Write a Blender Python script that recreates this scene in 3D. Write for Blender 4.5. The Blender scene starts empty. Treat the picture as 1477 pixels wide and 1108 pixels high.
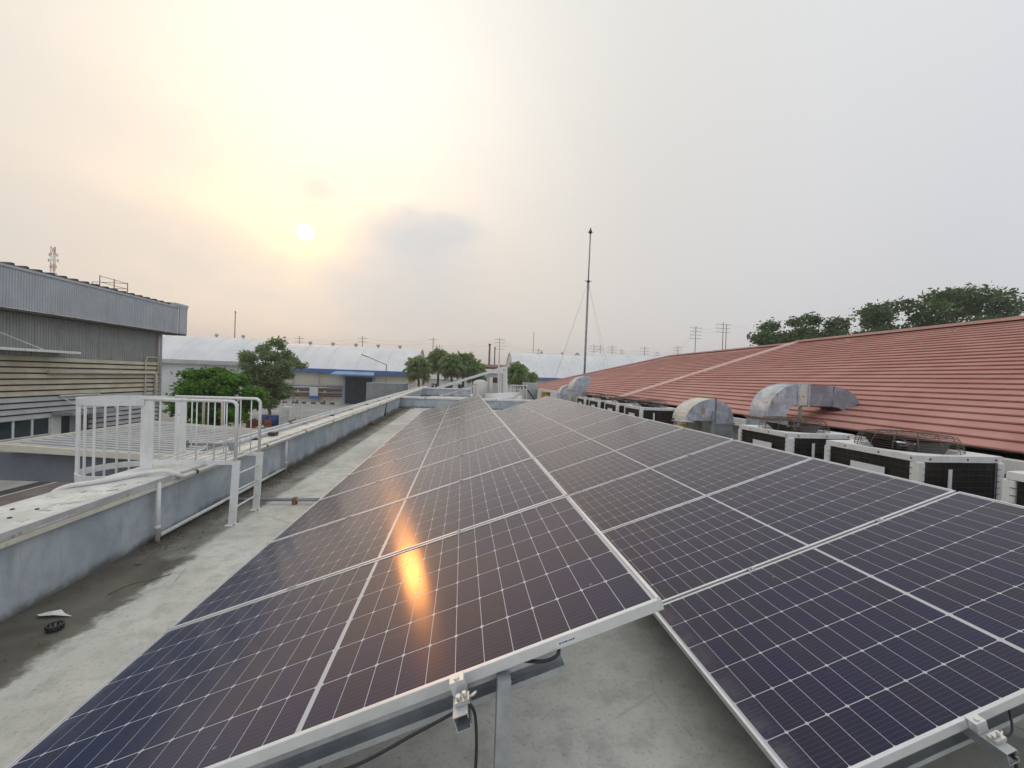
import bpy, bmesh, math, random
from mathutils import Vector, Matrix
random.seed(7)
PI = math.pi
sc = bpy.context.scene
col = sc.collection
R = math.radians

# ------------------------------------------------------------------ camera
cam_d = bpy.data.cameras.new("camera"); cam = bpy.data.objects.new("camera", cam_d); col.objects.link(cam)
cam_d.sensor_fit = 'HORIZONTAL'; cam_d.sensor_width = 36.0
cam_d.lens = 594.15 / 1477.0 * 36.0
cam_d.clip_start = 0.05; cam_d.clip_end = 6000
_r = Vector((0.99232069, -0.11863973, 0.03498945)); _u = Vector((-0.03308068, 0.01802063, 0.99929021)); _f = Vector((0.11918605, 0.99277383, -0.01395756))
CAM = Vector((1.5187154, -1.21391489, 1.70035487))
m = Matrix((( _r.x, _u.x, -_f.x, CAM.x), (_r.y, _u.y, -_f.y, CAM.y), (_r.z, _u.z, -_f.z, CAM.z), (0, 0, 0, 1)))
cam.matrix_world = m
sc.camera = cam

# ------------------------------------------------------------------ world: hazy evening sky
SUN = Vector((-0.33231619, 0.89880903, 0.28584658)).normalized()
EL = math.asin(SUN.z); AZ = math.atan2(SUN.x, SUN.y)
w = bpy.data.worlds.new("World"); sc.world = w; w.use_nodes = True
nt = w.node_tree; N = nt.nodes; Lk = nt.links; N.clear()
def wn(t, **k):
    n = N.new(t)
    for a, b in k.items(): setattr(n, a, b)
    return n
def setin(n, i, v):
    if hasattr(v, 'is_output') or isinstance(v, bpy.types.NodeSocket): n.id_data.links.new(v, n.inputs[i])
    else: n.inputs[i].default_value = v
class G:
    """small helper to write node maths"""
    def __init__(s, tree): s.t = tree
    def n(s, t, **k):
        x = s.t.nodes.new(t)
        for a, b in k.items(): setattr(x, a, b)
        return x
    def m(s, op, a, b=0.0, c=None, clamp=False):
        x = s.n('ShaderNodeMath', operation=op, use_clamp=clamp)
        setin(x, 0, a); setin(x, 1, b)
        if c is not None: setin(x, 2, c)
        return x.outputs[0]
    def vm(s, op, a, b=(0, 0, 0)):
        x = s.n('ShaderNodeVectorMath', operation=op); setin(x, 0, a); setin(x, 1, b)
        return x.outputs['Value'] if op in ('DOT_PRODUCT', 'LENGTH', 'DISTANCE') else x.outputs[0]
    def sep(s, v):
        x = s.n('ShaderNodeSeparateXYZ'); setin(x, 0, v); return x.outputs
    def comb(s, a, b, c):
        x = s.n('ShaderNodeCombineXYZ'); setin(x, 0, a); setin(x, 1, b); setin(x, 2, c); return x.outputs[0]
    def noise(s, v, scale, detail=4.0, rough=0.55, dist=0.0):
        x = s.n('ShaderNodeTexNoise'); setin(x, 'Vector', v); setin(x, 'Scale', scale); setin(x, 'Detail', detail); setin(x, 'Roughness', rough); setin(x, 'Distortion', dist)
        return x.outputs['Fac']
    def voro(s, v, scale, feature='F1', out='Distance', rnd=1.0):
        x = s.n('ShaderNodeTexVoronoi', feature=feature); setin(x, 'Vector', v); setin(x, 'Scale', scale); setin(x, 'Randomness', rnd)
        return x.outputs[out]
    def ramp(s, f, stops, interp='LINEAR'):
        x = s.n('ShaderNodeValToRGB'); cr = x.color_ramp; cr.interpolation = interp
        while len(cr.elements) > 1: cr.elements.remove(cr.elements[0])
        for i, (p, c) in enumerate(stops):
            e = cr.elements[0] if i == 0 else cr.elements.new(p)
            e.position = p; e.color = (c[0], c[1], c[2], 1) if hasattr(c, '__len__') else (c, c, c, 1)
        setin(x, 0, f); return x.outputs[0]
    def sm(s, f, a, b):
        x = s.n('ShaderNodeMapRange', interpolation_type='SMOOTHSTEP'); setin(x, 0, f); setin(x, 1, a); setin(x, 2, b); return x.outputs[0]
    def mix(s, f, a, b, mode='MIX'):
        x = s.n('ShaderNodeMix', data_type='RGBA', blend_type=mode); 
        setin(x, 0, f)
        for i, v in ((6, a), (7, b)):
            if isinstance(v, bpy.types.NodeSocket): setin(x, i, v)
            else: x.inputs[i].default_value = (v[0], v[1], v[2], 1)
        return x.outputs[2]
g = G(nt)
tc = wn('ShaderNodeTexCoord'); D = g.vm('NORMALIZE', tc.outputs['Generated'])
dz = g.sep(D)[2]
def pxdir(x, y):
    return (_f + _r * ((x - 738.5) / 594.15) - _u * ((y - 554) / 594.15)).normalized()
c = g.vm('DOT_PRODUCT', D, tuple(SUN))
c01 = g.m('MULTIPLY_ADD', c, 0.5, 0.5)
base = g.ramp(c01, [(0.0, (.52, .55, .62)), (.45, (.50, .52, .56)), (.66, (.465, .47, .49)), (.76, (.485, .485, .495)), (.86, (.495, .48, .465)), (.93, (.515, .485, .447)), (.98, (.54, .495, .425)), (1.0, (.56, .505, .40))])  # unseen sky behind the camera and overhead raised to brighten the foreground
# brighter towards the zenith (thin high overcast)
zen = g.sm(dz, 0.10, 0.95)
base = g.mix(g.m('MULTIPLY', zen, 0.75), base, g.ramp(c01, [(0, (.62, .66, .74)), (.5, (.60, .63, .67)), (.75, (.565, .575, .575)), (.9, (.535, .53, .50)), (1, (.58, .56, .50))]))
# broad bright veil above the sun
c2 = g.vm('DOT_PRODUCT', D, tuple(pxdir(520, 100)))
veil = g.m('POWER', g.m('MAXIMUM', c2, 0.0), 14.0)
base = g.mix(1.0, base, g.mix(veil, (0, 0, 0), (.225, .218, .192)), 'ADD')
c3 = g.vm('DOT_PRODUCT', D, tuple(pxdir(290, 250)))
veil3 = g.m('POWER', g.m('MAXIMUM', c3, 0.0), 22.0)
base = g.mix(1.0, base, g.mix(veil3, (0, 0, 0), (.05, .04, .02)), 'ADD')
wide = g.m('POWER', g.m('MAXIMUM', c, 0.0), 60.0)
base = g.mix(1.0, base, g.mix(wide, (0, 0, 0), (.13, .055, .0)), 'ADD')
base = g.mix(1.0, base, g.mix(g.m('POWER', g.m('MAXIMUM', c, 0.0), 20.0), (0, 0, 0), (.17, .04, .0)), 'ADD')
# soft cloud streaks: noise on the plane of the cloud deck
xyz = g.sep(D)
h = g.m('ADD', g.m('MAXIMUM', dz, 0.0), 0.16)
pl = g.comb(g.m('DIVIDE', xyz[0], h), g.m('DIVIDE', xyz[1], h), 0.0)
n1 = g.noise(pl, 0.75, 6, .55, .6)
n2 = g.noise(pl, 2.6, 5, .6, .3)
cl = g.sm(g.m('MULTIPLY_ADD', n2, 0.35, n1), .58, .86)
near = g.sm(c, .55, .98)
base = g.mix(g.m('MULTIPLY', cl, g.m('MULTIPLY_ADD', near, .13, .05)), base, (.50, .50, .515))
# grey cloud bank right of and below the sun, and a small one above it
def bank(px, py, k, r0, r1, col_, amt, sc_=6.0, flat=1.7):
    """soft cloud: a flattened patch of sky with a ragged edge"""
    global base
    q_ = pxdir(px, py)
    d = g.vm('DISTANCE', g.vm('MULTIPLY', D, (1, 1, flat)), (q_.x, q_.y, q_.z * flat))
    e = g.m('MULTIPLY_ADD', g.m('SUBTRACT', g.noise(g.vm('MULTIPLY', D, (1, 1, 2.0)), sc_, 7, .62, .3), .5), k, d)
    base = g.mix(g.m('MULTIPLY', g.sm(e, r1, r0), amt), base, col_)
bank(570, 430, .24, .05, .38, (.458, .457, .458), .9)
bank(605, 350, .16, .03, .17, (.455, .467, .480), .9, 8.0)
bank(660, 335, .10, .01, .09, (.462, .472, .485), .6, 12.0)
bank(300, 370, .22, .03, .26, (.515, .485, .45), .5, 7.0, 2.6)
bank(120, 330, .25, .05, .30, (.515, .485, .45), .4, 7.0, 2.6)
bank(455, 272, .09, .0, .075, (.515, .49, .47), .6, 20.0)
bank(160, 170, .25, .02, .25, (.555, .525, .475), .35, 7.0, 2.6)
bank(330, 420, .20, .02, .22, (.505, .485, .462), .5, 7.0, 3.0)
# pinkish haze low on the horizon
hz = g.sm(dz, .17, .0)
base = g.mix(g.m('MULTIPLY', hz, .7), base, g.ramp(c01, [(0, (.45, .47, .51)), (.6, (.46, .46, .475)), (.85, (.545, .51, .49)), (1, (.59, .53, .485))]))
# the sun seen through the haze
glow = g.m('POWER', g.m('MAXIMUM', c, 0.0), 900.0)
base = g.mix(1.0, base, g.mix(glow, (0, 0, 0), (.30, .22, .0)), 'ADD')
disc = g.sm(c, math.cos(R(1.1)), math.cos(R(.65)))
base = g.mix(disc, base, (3.0, 1.9, .9))
# below the horizon: the dull ground haze
base = g.mix(g.sm(dz, 0.0, -0.05), base, (.22, .21, .20))
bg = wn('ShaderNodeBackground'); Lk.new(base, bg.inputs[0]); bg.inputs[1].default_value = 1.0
sky = wn('ShaderNodeTexSky'); sky.sky_type = 'NISHITA'; sky.sun_disc = False; sky.sun_elevation = EL; sky.sun_rotation = AZ
sky.air_density = 1.5; sky.dust_density = 5.0
bg2 = wn('ShaderNodeBackground'); Lk.new(sky.outputs[0], bg2.inputs[0]); bg2.inputs[1].default_value = 0.05
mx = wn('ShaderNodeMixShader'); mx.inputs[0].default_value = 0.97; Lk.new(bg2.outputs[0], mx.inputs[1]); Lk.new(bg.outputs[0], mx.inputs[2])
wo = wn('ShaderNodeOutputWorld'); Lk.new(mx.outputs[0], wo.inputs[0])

# ------------------------------------------------------------------ sun, exposure
sd = bpy.data.lights.new("sun", 'SUN'); so = bpy.data.objects.new("sun", sd); col.objects.link(so)
sd.energy = 0.08; sd.angle = R(2.6); sd.color = (1.0, .40, .10)
so.rotation_euler = (-SUN).to_track_quat('-Z', 'Y').to_euler(); so.location = SUN * 200
sc.view_settings.view_transform = 'Standard'; sc.view_settings.look = 'None'
sc.view_settings.exposure = 0.60; sc.view_settings.gamma = 1.0; sc.view_settings.use_curve_mapping = False
sc.render.engine = 'CYCLES'

# ------------------------------------------------------------------ materials
def mat(name, fn=None, base=(.5, .5, .5), rough=.6, metal=0.0, spec=.5):
    mt = bpy.data.materials.new(name); mt.use_nodes = True
    b = mt.node_tree.nodes['Principled BSDF']
    b.inputs['Base Color'].default_value = (*base, 1); b.inputs['Roughness'].default_value = rough; b.inputs['Metallic'].default_value = metal
    b.inputs['Specular IOR Level'].default_value = spec
    if fn:
        gg = G(mt.node_tree); fn(gg, b)
    return mt
def pos(gg): return gg.n('ShaderNodeNewGeometry').outputs['Position']
def oco(gg): return gg.n('ShaderNodeTexCoord').outputs['Object']
def ornd(gg): return gg.n('ShaderNodeObjectInfo').outputs['Random']
def bump(gg, b, f, strength=.3, dist=.01):
    x = gg.n('ShaderNodeBump'); setin(x, 'Strength', strength); setin(x, 'Distance', dist); setin(x, 'Height', f); setin(b, 'Normal', x.outputs[0])
def worn(c1, c2, scale=3.0, rough=.6, bs=.15, metal=0.0, name='worn', spec=.4, speck=None, ramp=(.35, .7), stretch=None, streak=None):
    """painted or bare surface with uneven tone, fine relief and optional darker specks"""
    def f(gg, b):
        p = pos(gg)
        n = gg.noise(p, scale, 7, .6, .2)
        n_ = gg.noise(p, scale * 9, 4, .6)
        cc = gg.mix(gg.sm(gg.m('MULTIPLY_ADD', n_, .3, n), ramp[0] + .15, ramp[1] + .15), c1, c2)
        if speck:
            s = gg.sm(gg.noise(p, speck[1], 3, .7), speck[2], speck[2] + .08)
            cc = gg.mix(s, cc, speck[0])
        if streak:
            v_ = gg.noise(gg.vm('MULTIPLY', p, streak[1]), 1.0, 6, .65)
            cc = gg.mix(gg.m('MULTIPLY', gg.sm(v_, .5, .72), .55), cc, streak[0])
        setin(b, 'Base Color', cc)
        setin(b, 'Roughness', gg.m('MULTIPLY_ADD', n, .25, rough - .12))
        if bs: bump(gg, b, n_, bs, .004)
    return mat(name, f, c1, rough, metal, spec)
def deck_fn(gg, b):
    p = pos(gg); s = gg.sep(p)
    n = gg.noise(p, .7, 8, .6, .4); nf = gg.noise(p, 7, 6, .65); nn = gg.noise(p, 45, 3, .6)
    cc = gg.mix(gg.sm(n, .32, .68), (.48, .475, .42), (.66, .65, .585))
    cc = gg.mix(gg.m('MULTIPLY', gg.sm(nf, .42, .72), .6), cc, (.34, .34, .315))
    # trowel swirls
    sw = gg.noise(gg.vm('MULTIPLY', p, (3, 1.2, 1)), 4, 5, .6, 2.5)
    cc = gg.mix(gg.m('MULTIPLY', gg.sm(sw, .5, .72), .22), cc, (.62, .62, .59))
    cc = gg.mix(gg.m('MULTIPLY', gg.sm(nn, .56, .70), .45), cc, (.2, .2, .185))
    ck = gg.n('ShaderNodeTexVoronoi', feature='DISTANCE_TO_EDGE'); setin(ck, 'Vector', p); setin(ck, 'Scale', .9)
    wob = gg.m('ADD', ck.outputs['Distance'], gg.m('MULTIPLY', gg.m('SUBTRACT', gg.noise(p, 5, 6, .7), .5), .05))
    crack = gg.m('MULTIPLY', gg.sm(gg.m('ABSOLUTE', wob), .006, .001), gg.sm(gg.noise(p, 1.1, 2, .5), .45, .6))
    cc = gg.mix(gg.m('MULTIPLY', crack, .55), cc, (.16, .155, .14))
    # weathered strip beside the parapet
    edge = gg.m('ADD', s[0], gg.m('MULTIPLY', gg.m('SUBTRACT', nf, .5), .22))
    edge = gg.m('ADD', edge, gg.m('MULTIPLY', s[1], .004))
    strip = gg.sm(edge, -.83, -.93)
    patch = gg.noise(p, 1.6, 7, .65, .5)
    sc_ = gg.mix(gg.sm(patch, .35, .65), (.135, .128, .108), (.29, .282, .245))
    cc = gg.mix(gg.m('MULTIPLY', strip, .92), cc, sc_)
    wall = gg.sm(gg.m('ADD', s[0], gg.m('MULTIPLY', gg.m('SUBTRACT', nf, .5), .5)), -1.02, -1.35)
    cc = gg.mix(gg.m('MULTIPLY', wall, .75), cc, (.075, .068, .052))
    # wet dark stain near the drain
    y1 = gg.m('ADD', s[1], gg.m('MULTIPLY', gg.m('SUBTRACT', gg.noise(p, 2.2, 6, .6), .5), 1.1))
    x1 = gg.m('ADD', s[0], gg.m('MULTIPLY', gg.m('SUBTRACT', gg.noise(p, 4.5, 9, .72), .5), .42))
    wet = gg.m('MULTIPLY', gg.sm(y1, 2.88, 2.70), gg.sm(x1, -.78, -.88))
    cw = gg.mix(gg.sm(patch, .3, .75), (.082, .076, .060), (.165, .152, .122))
    cc = gg.mix(gg.m('MULTIPLY', wet, .93), cc, cw)
    # old damp patch in front of the right-hand rows
    dp = gg.vm('DISTANCE', p, (4.0, .45, 0))
    d2 = gg.sm(gg.m('ADD', dp, gg.m('MULTIPLY', gg.m('SUBTRACT', nf, .5), .5)), .42, .36)
    cc = gg.mix(gg.m('MULTIPLY', d2, .6), cc, (.17, .17, .145))
    setin(b, 'Base Color', cc)
    setin(b, 'Roughness', gg.m('MULTIPLY_ADD', wet, -.25, .85))
    bump(gg, b, gg.m('ADD', gg.m('MULTIPLY', nf, .7), gg.m('MULTIPLY', nn, .3)), .35, .006)
M = {}
M['deck'] = mat('deck_cement', deck_fn, (.45, .45, .42), .85, 0, .25)
def plaster_fn(gg, b):
    p = pos(gg); s = gg.sep(p)
    n = gg.noise(p, 2.2, 8, .62, .3); st = gg.noise(gg.vm('MULTIPLY', p, (6, 6, .7)), 2.0, 5, .6)
    cc = gg.mix(gg.sm(n, .35, .7), (.34, .39, .43), (.51, .55, .575))
    cc = gg.mix(gg.m('MULTIPLY', gg.sm(st, .55, .75), .45), cc, (.22, .235, .245))
    cc = gg.mix(gg.m('MULTIPLY', gg.sm(gg.noise(p, 9, 5, .7), .6, .72), .4), cc, (.50, .52, .53))
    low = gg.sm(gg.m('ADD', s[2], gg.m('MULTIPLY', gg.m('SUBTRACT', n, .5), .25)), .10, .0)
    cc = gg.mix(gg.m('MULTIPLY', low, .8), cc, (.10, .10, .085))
    setin(b, 'Base Color', cc); bump(gg, b, n, .4, .01)
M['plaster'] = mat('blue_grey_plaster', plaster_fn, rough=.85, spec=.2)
M['coping'] = worn((.56, .56, .51), (.76, .76, .72), 3.5, .6, .2, name='weathered_white_coping', speck=((.36, .34, .28), 9, .58))
M['cream_edge'] = worn((.60, .57, .48), (.72, .70, .62), 3, .6, .15, name='cream_paint', speck=((.35, .31, .24), 18, .64))
M['flash'] = worn((.55, .57, .58), (.70, .72, .73), 5, .38, .05, .55, name='zinc_flashing')
M['white'] = worn((.72, .72, .70), (.82, .82, .80), 4, .45, .06, name='white_paint', speck=((.45, .38, .28), 18, .64), streak=((.58, .55, .48), (9, 9, 1.5)))
M['ladder'] = worn((.74, .74, .71), (.84, .84, .82), 4, .42, .06, name='white_ladder_paint', speck=((.42, .29, .18), 14, .66), streak=((.62, .60, .54), (12, 12, 2)))
M['pvc'] = worn((.64, .64, .61), (.80, .80, .77), 3, .4, .04, name='white_pipe', speck=((.42, .38, .3), 12, .66))
M['galv'] = worn((.42, .44, .45), (.60, .62, .63), 7, .38, .05, .75, name='galvanised_steel')
M['galv_dull'] = worn((.36, .38, .39), (.50, .52, .53), 5, .5, .05, .55, name='dull_galvanised_steel')
M['alu'] = worn((.70, .71, .71), (.80, .81, .81), 6, .36, .02, .6, name='anodised_aluminium')
M['alu_dark'] = worn((.20, .215, .225), (.28, .295, .305), 6, .45, .02, .5, name='dark_rail_steel')
M['black'] = mat('black_plastic', None, (.018, .018, .02), .45)
M['grey_pipe'] = worn((.22, .24, .27), (.34, .36, .39), 5, .5, .05, name='grey_conduit')
M['dark_metal'] = mat('dark_steel', None, (.06, .06, .065), .5, .4)
M['rust'] = worn((.20, .10, .06), (.33, .19, .12), 9, .8, .2, name='rusty_steel')
M['guard_wire'] = worn((.10, .085, .075), (.19, .14, .11), 20, .6, .0, name='rusty_guard_wire')
M['steel_bolt'] = mat('bright_bolt', None, (.68, .66, .62), .25, 1.0)
def duct_fn(gg, b):
    p = pos(gg); s = gg.sep(p)
    n = gg.noise(p, 4, 8, .65, .6); n2 = gg.noise(p, 13, 5, .7, .3)
    cc = gg.mix(gg.sm(n, .38, .66), (.40, .44, .50), (.66, .69, .72))
    cc = gg.mix(gg.m('MULTIPLY', gg.sm(n2, .52, .6), .5), cc, (.34, .36, .42))
    ru = gg.sm(gg.noise(gg.vm('MULTIPLY', p, (1.6, 1.6, .9)), 3.2, 7, .7, .4), .56, .66)
    cc = gg.mix(gg.m('MULTIPLY', ru, .8), cc, (.34, .19, .09))
    setin(b, 'Base Color', cc); setin(b, 'Metallic', gg.m('MULTIPLY_ADD', ru, -.35, .4)); setin(b, 'Roughness', gg.m('MULTIPLY_ADD', n, .3, .38)); bump(gg, b, n, .2, .01)
M['duct'] = mat('streaked_duct_metal', duct_fn)
M['duct_grey'] = worn((.24, .26, .30), (.36, .38, .42), 5, .5, .15, .3, name='blue_grey_duct', speck=((.30, .18, .10), 9, .66))
M['duct_cream'] = worn((.58, .56, .49), (.72, .70, .63), 4, .6, .2, .15, name='cream_hood_metal', speck=((.36, .25, .15), 8, .6))
def tile_fn(gg, b):
    p = pos(gg); r_ = ornd(gg)
    n = gg.noise(p, 1.1, 7, .62, .5); st = gg.noise(gg.vm('MULTIPLY', p, (1, 5, 1)), 2.5, 6, .65)
    cc = gg.mix(gg.sm(n, .3, .7), (.425, .20, .165), (.52, .285, .24))
    cc = gg.mix(gg.m('MULTIPLY', r_, .28), cc, (.45, .20, .175))
    cc = gg.mix(gg.m('MULTIPLY', gg.sm(st, .55, .75), .35), cc, (.54, .34, .30))
    cc = gg.mix(gg.m('MULTIPLY', gg.sm(gg.noise(p, 5, 6, .7), .6, .74), .35), cc, (.22, .11, .095))
    setin(b, 'Base Color', cc); bump(gg, b, n, .2, .02)
M['tile'] = mat('salmon_roof_board', tile_fn, rough=.75, spec=.3)
M['tile_cap'] = worn((.56, .35, .31), (.64, .44, .40), 3, .7, .2, name='pink_ridge_cap')
M['concrete'] = worn((.30, .295, .27), (.42, .41, .385), .35, .88, .1, name='yard_concrete')
M['road'] = worn((.165, .135, .12), (.235, .20, .18), .6, .9, .2, name='brown_road')
M['drain'] = worn((.05, .05, .048), (.085, .085, .08), 1.2, .9, .1, name='dark_drain_and_shade')  # also colours the painted shade at the hall's boards, soffit and ribs
M['line'] = worn((.55, .55, .53), (.72, .72, .70), 3, .7, .05, name='white_road_paint')
M['roof_wall'] = worn((.42, .42, .40), (.55, .55, .53), 1.5, .85, .1, name='render_wall')
M['fascia'] = worn((.42, .45, .48), (.49, .52, .545), .9, .55, .0, .15, name='blue_grey_sheet', streak=((.34, .36, .38), (3.0, 3.0, .35)))
M['dark_sheet'] = worn((.29, .30, .29), (.35, .36, .345), .9, .6, .0, .05, name='dark_grey_sheet', streak=((.17, .175, .165), (2.5, 2.5, .3)))
M['beige'] = worn((.47, .42, .30), (.60, .55, .42), 1.0, .6, .0, name='beige_board', streak=((.36, .31, .22), (2.0, .8, 3.0)))
M['grey_board'] = worn((.40, .41, .41), (.50, .51, .51), 1.0, .6, .0, name='grey_board')
M['cream_pipe'] = worn((.58, .50, .40), (.66, .59, .50), 2, .5, .0, name='cream_pipe')
def glass_fn(gg, b):
    p = pos(gg); n = gg.noise(p, .8, 2, .5)
    setin(b, 'Base Color', gg.mix(n, (.012, .03, .035), (.03, .055, .06))); bump(gg, b, n, .04, .05)
M['glass'] = mat('dark_green_glass', glass_fn, rough=.06, spec=.6)
M['cream_fascia'] = worn((.66, .61, .48), (.74, .70, .58), 2, .6, .05, name='cream_canopy_edge')
M['canopy_sheet'] = worn((.42, .43, .43), (.54, .55, .55), 1.2, .5, .0, .25, name='canopy_sheet_metal')
M['grey_panel'] = worn((.17, .19, .22), (.22, .24, .27), 1.0, .7, .0, name='grey_valance')
M['barn_roof'] = worn((.70, .71, .71), (.80, .80, .79), .25, .5, .0, .1, name='pale_barn_roof', streak=((.60, .60, .585), (.9, .12, .12)))
M['barn_wall'] = worn((.60, .55, .45), (.70, .65, .55), .3, .75, .0, name='cream_barn_wall', streak=((.50, .45, .36), (1.2, 1.2, .12)))
M['barn_white'] = worn((.62, .62, .60), (.72, .72, .70), .3, .7, .0, name='white_barn_wall')
M['blue'] = worn((.06, .13, .34), (.10, .19, .42), .8, .5, .0, name='blue_paint')
M['blue_light'] = worn((.17, .31, .52), (.26, .40, .58), .8, .5, .0, name='pale_blue_sheet')
M['dark_door'] = worn((.020, .026, .04), (.04, .05, .065), .8, .6, .0, name='dark_door')
M['grey_box'] = worn((.24, .255, .26), (.32, .335, .34), .8, .6, .0, name='grey_container')
M['yellow'] = worn((.60, .40, .06), (.70, .50, .12), 4, .55, .05, name='yellow_paint')
M['orange'] = worn((.60, .22, .07), (.68, .3, .12), 4, .6, .05, name='orange_plastic')
M['barrel_blue'] = worn((.02, .05, .16), (.04, .08, .22), 4, .5, .0, name='blue_barrel')
M['brick_red'] = worn((.20, .07, .045), (.30, .12, .08), 4, .8, .1, name='terracotta')
M['pole'] = worn((.12, .115, .11), (.18, .175, .17), 2, .85, .0, name='concrete_pole')
M['mast'] = worn((.22, .22, .225), (.33, .33, .335), 4, .5, .0, .3, name='mast_steel')
M['red_paint'] = mat('red_mast_paint', None, (.42, .10, .06), .6)
M['stack'] = worn((.16, .08, .07), (.22, .12, .1), 2, .8, .0, name='brown_stack')
M['bark'] = worn((.10, .08, .06), (.17, .14, .11), 5, .9, .3, name='bark')
M['coil'] = None
def coil_fn(gg, b):
    o = oco(gg); s = gg.sep(o)
    wv = gg.m('SINE', gg.m('MULTIPLY', gg.m('ADD', s[0], s[1]), 700.0))
    n = gg.noise(pos(gg), 6, 5, .6)
    cc = gg.mix(gg.sm(n, .35, .7), (.018, .017, .014), (.05, .043, .03))
    cc = gg.mix(gg.m('MULTIPLY', gg.m('MULTIPLY_ADD', wv, .5, .5), .3), cc, (.075, .07, .06))
    setin(b, 'Base Color', cc)
M['coil'] = mat('condenser_fins', coil_fn, rough=.55, metal=.3)
def leafmat(name, c1, c2, c3, trans=.25):
    def f(gg, b):
        p = pos(gg); n = gg.noise(p, 1.6, 3, .5); n2 = gg.noise(p, 14, 2, .6)
        cc = gg.mix(gg.sm(n, .35, .65), c1, c2); cc = gg.mix(gg.sm(n2, .55, .75), cc, c3)
        setin(b, 'Base Color', cc)
        tr = gg.n('ShaderNodeBsdfTranslucent'); setin(tr, 0, cc)
        ms = gg.n('ShaderNodeMixShader'); ms.inputs[0].default_value = trans
        gg.t.links.new(b.outputs[0], ms.inputs[1]); gg.t.links.new(tr.outputs[0], ms.inputs[2])
        gg.t.links.new(ms.outputs[0], gg.t.nodes['Material Output'].inputs[0])
    return mat(name, f, c1, .55, 0, .3)
M['leaf_bright'] = leafmat('bright_leaf', (.065, .17, .02), (.14, .31, .04), (.25, .43, .075), .4)
M['leaf_mid'] = leafmat('mid_leaf', (.16, .235, .09), (.25, .34, .14), (.34, .43, .21), .4)
M['leaf_dark'] = leafmat('dark_leaf', (.075, .125, .05), (.13, .20, .075), (.20, .27, .11), .35)
M['leaf_palm'] = leafmat('palm_leaf', (.25, .36, .14), (.36, .46, .21), (.48, .55, .31), .45)
M['leaf_palm_dry'] = leafmat('dry_palm_leaf', (.24, .25, .13), (.31, .31, .17), (.37, .36, .21), .4)
M['leaf_litter'] = leafmat('dead_leaf', (.06, .047, .032), (.12, .085, .055), (.20, .155, .105), .05)
M['leaf_orange'] = leafmat('fallen_orange_leaf', (.15, .075, .035), (.26, .15, .08), (.36, .23, .13), .05)
M['far_green'] = leafmat('far_leaf', (.055, .085, .05), (.08, .115, .065), (.10, .14, .08), .1)
# photovoltaic glass: coat over print
def pv_coat(gg, b, dust=True):
    b.inputs['Coat Weight'].default_value = .2; b.inputs['Coat IOR'].default_value = 1.25
    p = pos(gg)
    n = gg.noise(gg.vm('MULTIPLY', p, (1.0, 1.0, 1.0)), 2.4, 6, .62, .3)
    b.inputs['Coat Roughness'].default_value = .2
    setin(b, 'Coat Roughness', gg.m('MULTIPLY_ADD', n, .10, .33))
    return n
def cell_fn(gg, b):
    uv = gg.n('ShaderNodeUVMap').outputs[0]; s = gg.sep(uv)
    t = gg.m('FRACT', gg.m('MULTIPLY_ADD', s[1], 10.0, .5))
    bus = gg.sm(gg.m('ABSOLUTE', gg.m('SUBTRACT', t, .5)), .055, .025)
    n = pv_coat(gg, b)
    rr = ornd(gg)
    cb = gg.mix(rr, (.0003, .0145, .058), (.0008, .0165, .078))
    cc = gg.mix(gg.m('MULTIPLY', bus, .5), cb, (.10, .11, .16))
    d = gg.m('MULTIPLY', gg.sm(n, .30, .78), .012)
    p = pos(gg)
    smear = gg.sm(gg.noise(gg.vm('MULTIPLY', p, (1.0, 6.0, 1.0)), 2.0, 6, .65, 1.2), .58, .76)
    d = gg.m('ADD', d, gg.m('MULTIPLY', smear, .018))
    sp_ = gg.voro(p, 7.0); sz = gg.noise(p, 5.0, 2, .5)
    d = gg.m('ADD', d, gg.m('MULTIPLY', gg.m('MULTIPLY', gg.sm(sp_, .055, .03), gg.sm(sz, .54, .60)), .5))
    sx_ = gg.sep(p)[0]
    lowe = gg.m('ADD', gg.sm(sx_, .13, .0), gg.m('MULTIPLY', gg.sm(sx_, 2.85, 2.72), gg.m('GREATER_THAN', sx_, 2.5)))
    d = gg.m('ADD', d, gg.m('MULTIPLY', lowe, gg.m('MULTIPLY', gg.sm(gg.noise(p, 9.0, 6, .7), .3, .7), .22)))
    drip = gg.sm(gg.noise(gg.vm('MULTIPLY', p, (1.2, 22.0, 1.2)), 1.0, 4, .6), .60, .72)
    d = gg.m('ADD', d, gg.m('MULTIPLY', drip, .022))
    cc = gg.mix(d, cc, (.42, .39, .35))
    b.inputs['Sheen Weight'].default_value = .12; b.inputs['Sheen Roughness'].default_value = .25; b.inputs['Sheen Tint'].default_value = (1.0, .90, .78, 1)
    setin(b, 'Base Color', cc)
    # porous anti-reflection film on the glass: reflections turn warm at a low angle
    b.inputs['IOR'].default_value = 1.68
    b.inputs['Thin Film IOR'].default_value = 1.31
    setin(b, 'Thin Film Thickness', gg.m('MULTIPLY_ADD', rr, 4.0, 119.0))
    setin(b, 'Roughness', gg.m('MULTIPLY_ADD', n, .06, .12))
    # the print lines run along u, so highlights smear across them
    tg = gg.n('ShaderNodeTangent', direction_type='UV_MAP'); gg.t.links.new(tg.outputs[0], b.inputs['Tangent'])
    b.inputs['Anisotropic'].default_value = .6; b.inputs['Anisotropic Rotation'].default_value = .25
    setin(b, 'Thin Film Thickness', gg.m('MULTIPLY_ADD', rr, 5.0, 75.0))
    setin(b, 'Roughness', gg.m('MULTIPLY_ADD', n, .06, .12))
M['cell'] = mat('solar_cell', cell_fn, rough=.15, spec=.5)
def back_fn(gg, b):
    pv_coat(gg, b)
M['back'] = mat('white_backsheet', back_fn, (.52, .53, .55), .3, 0, .5)
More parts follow.
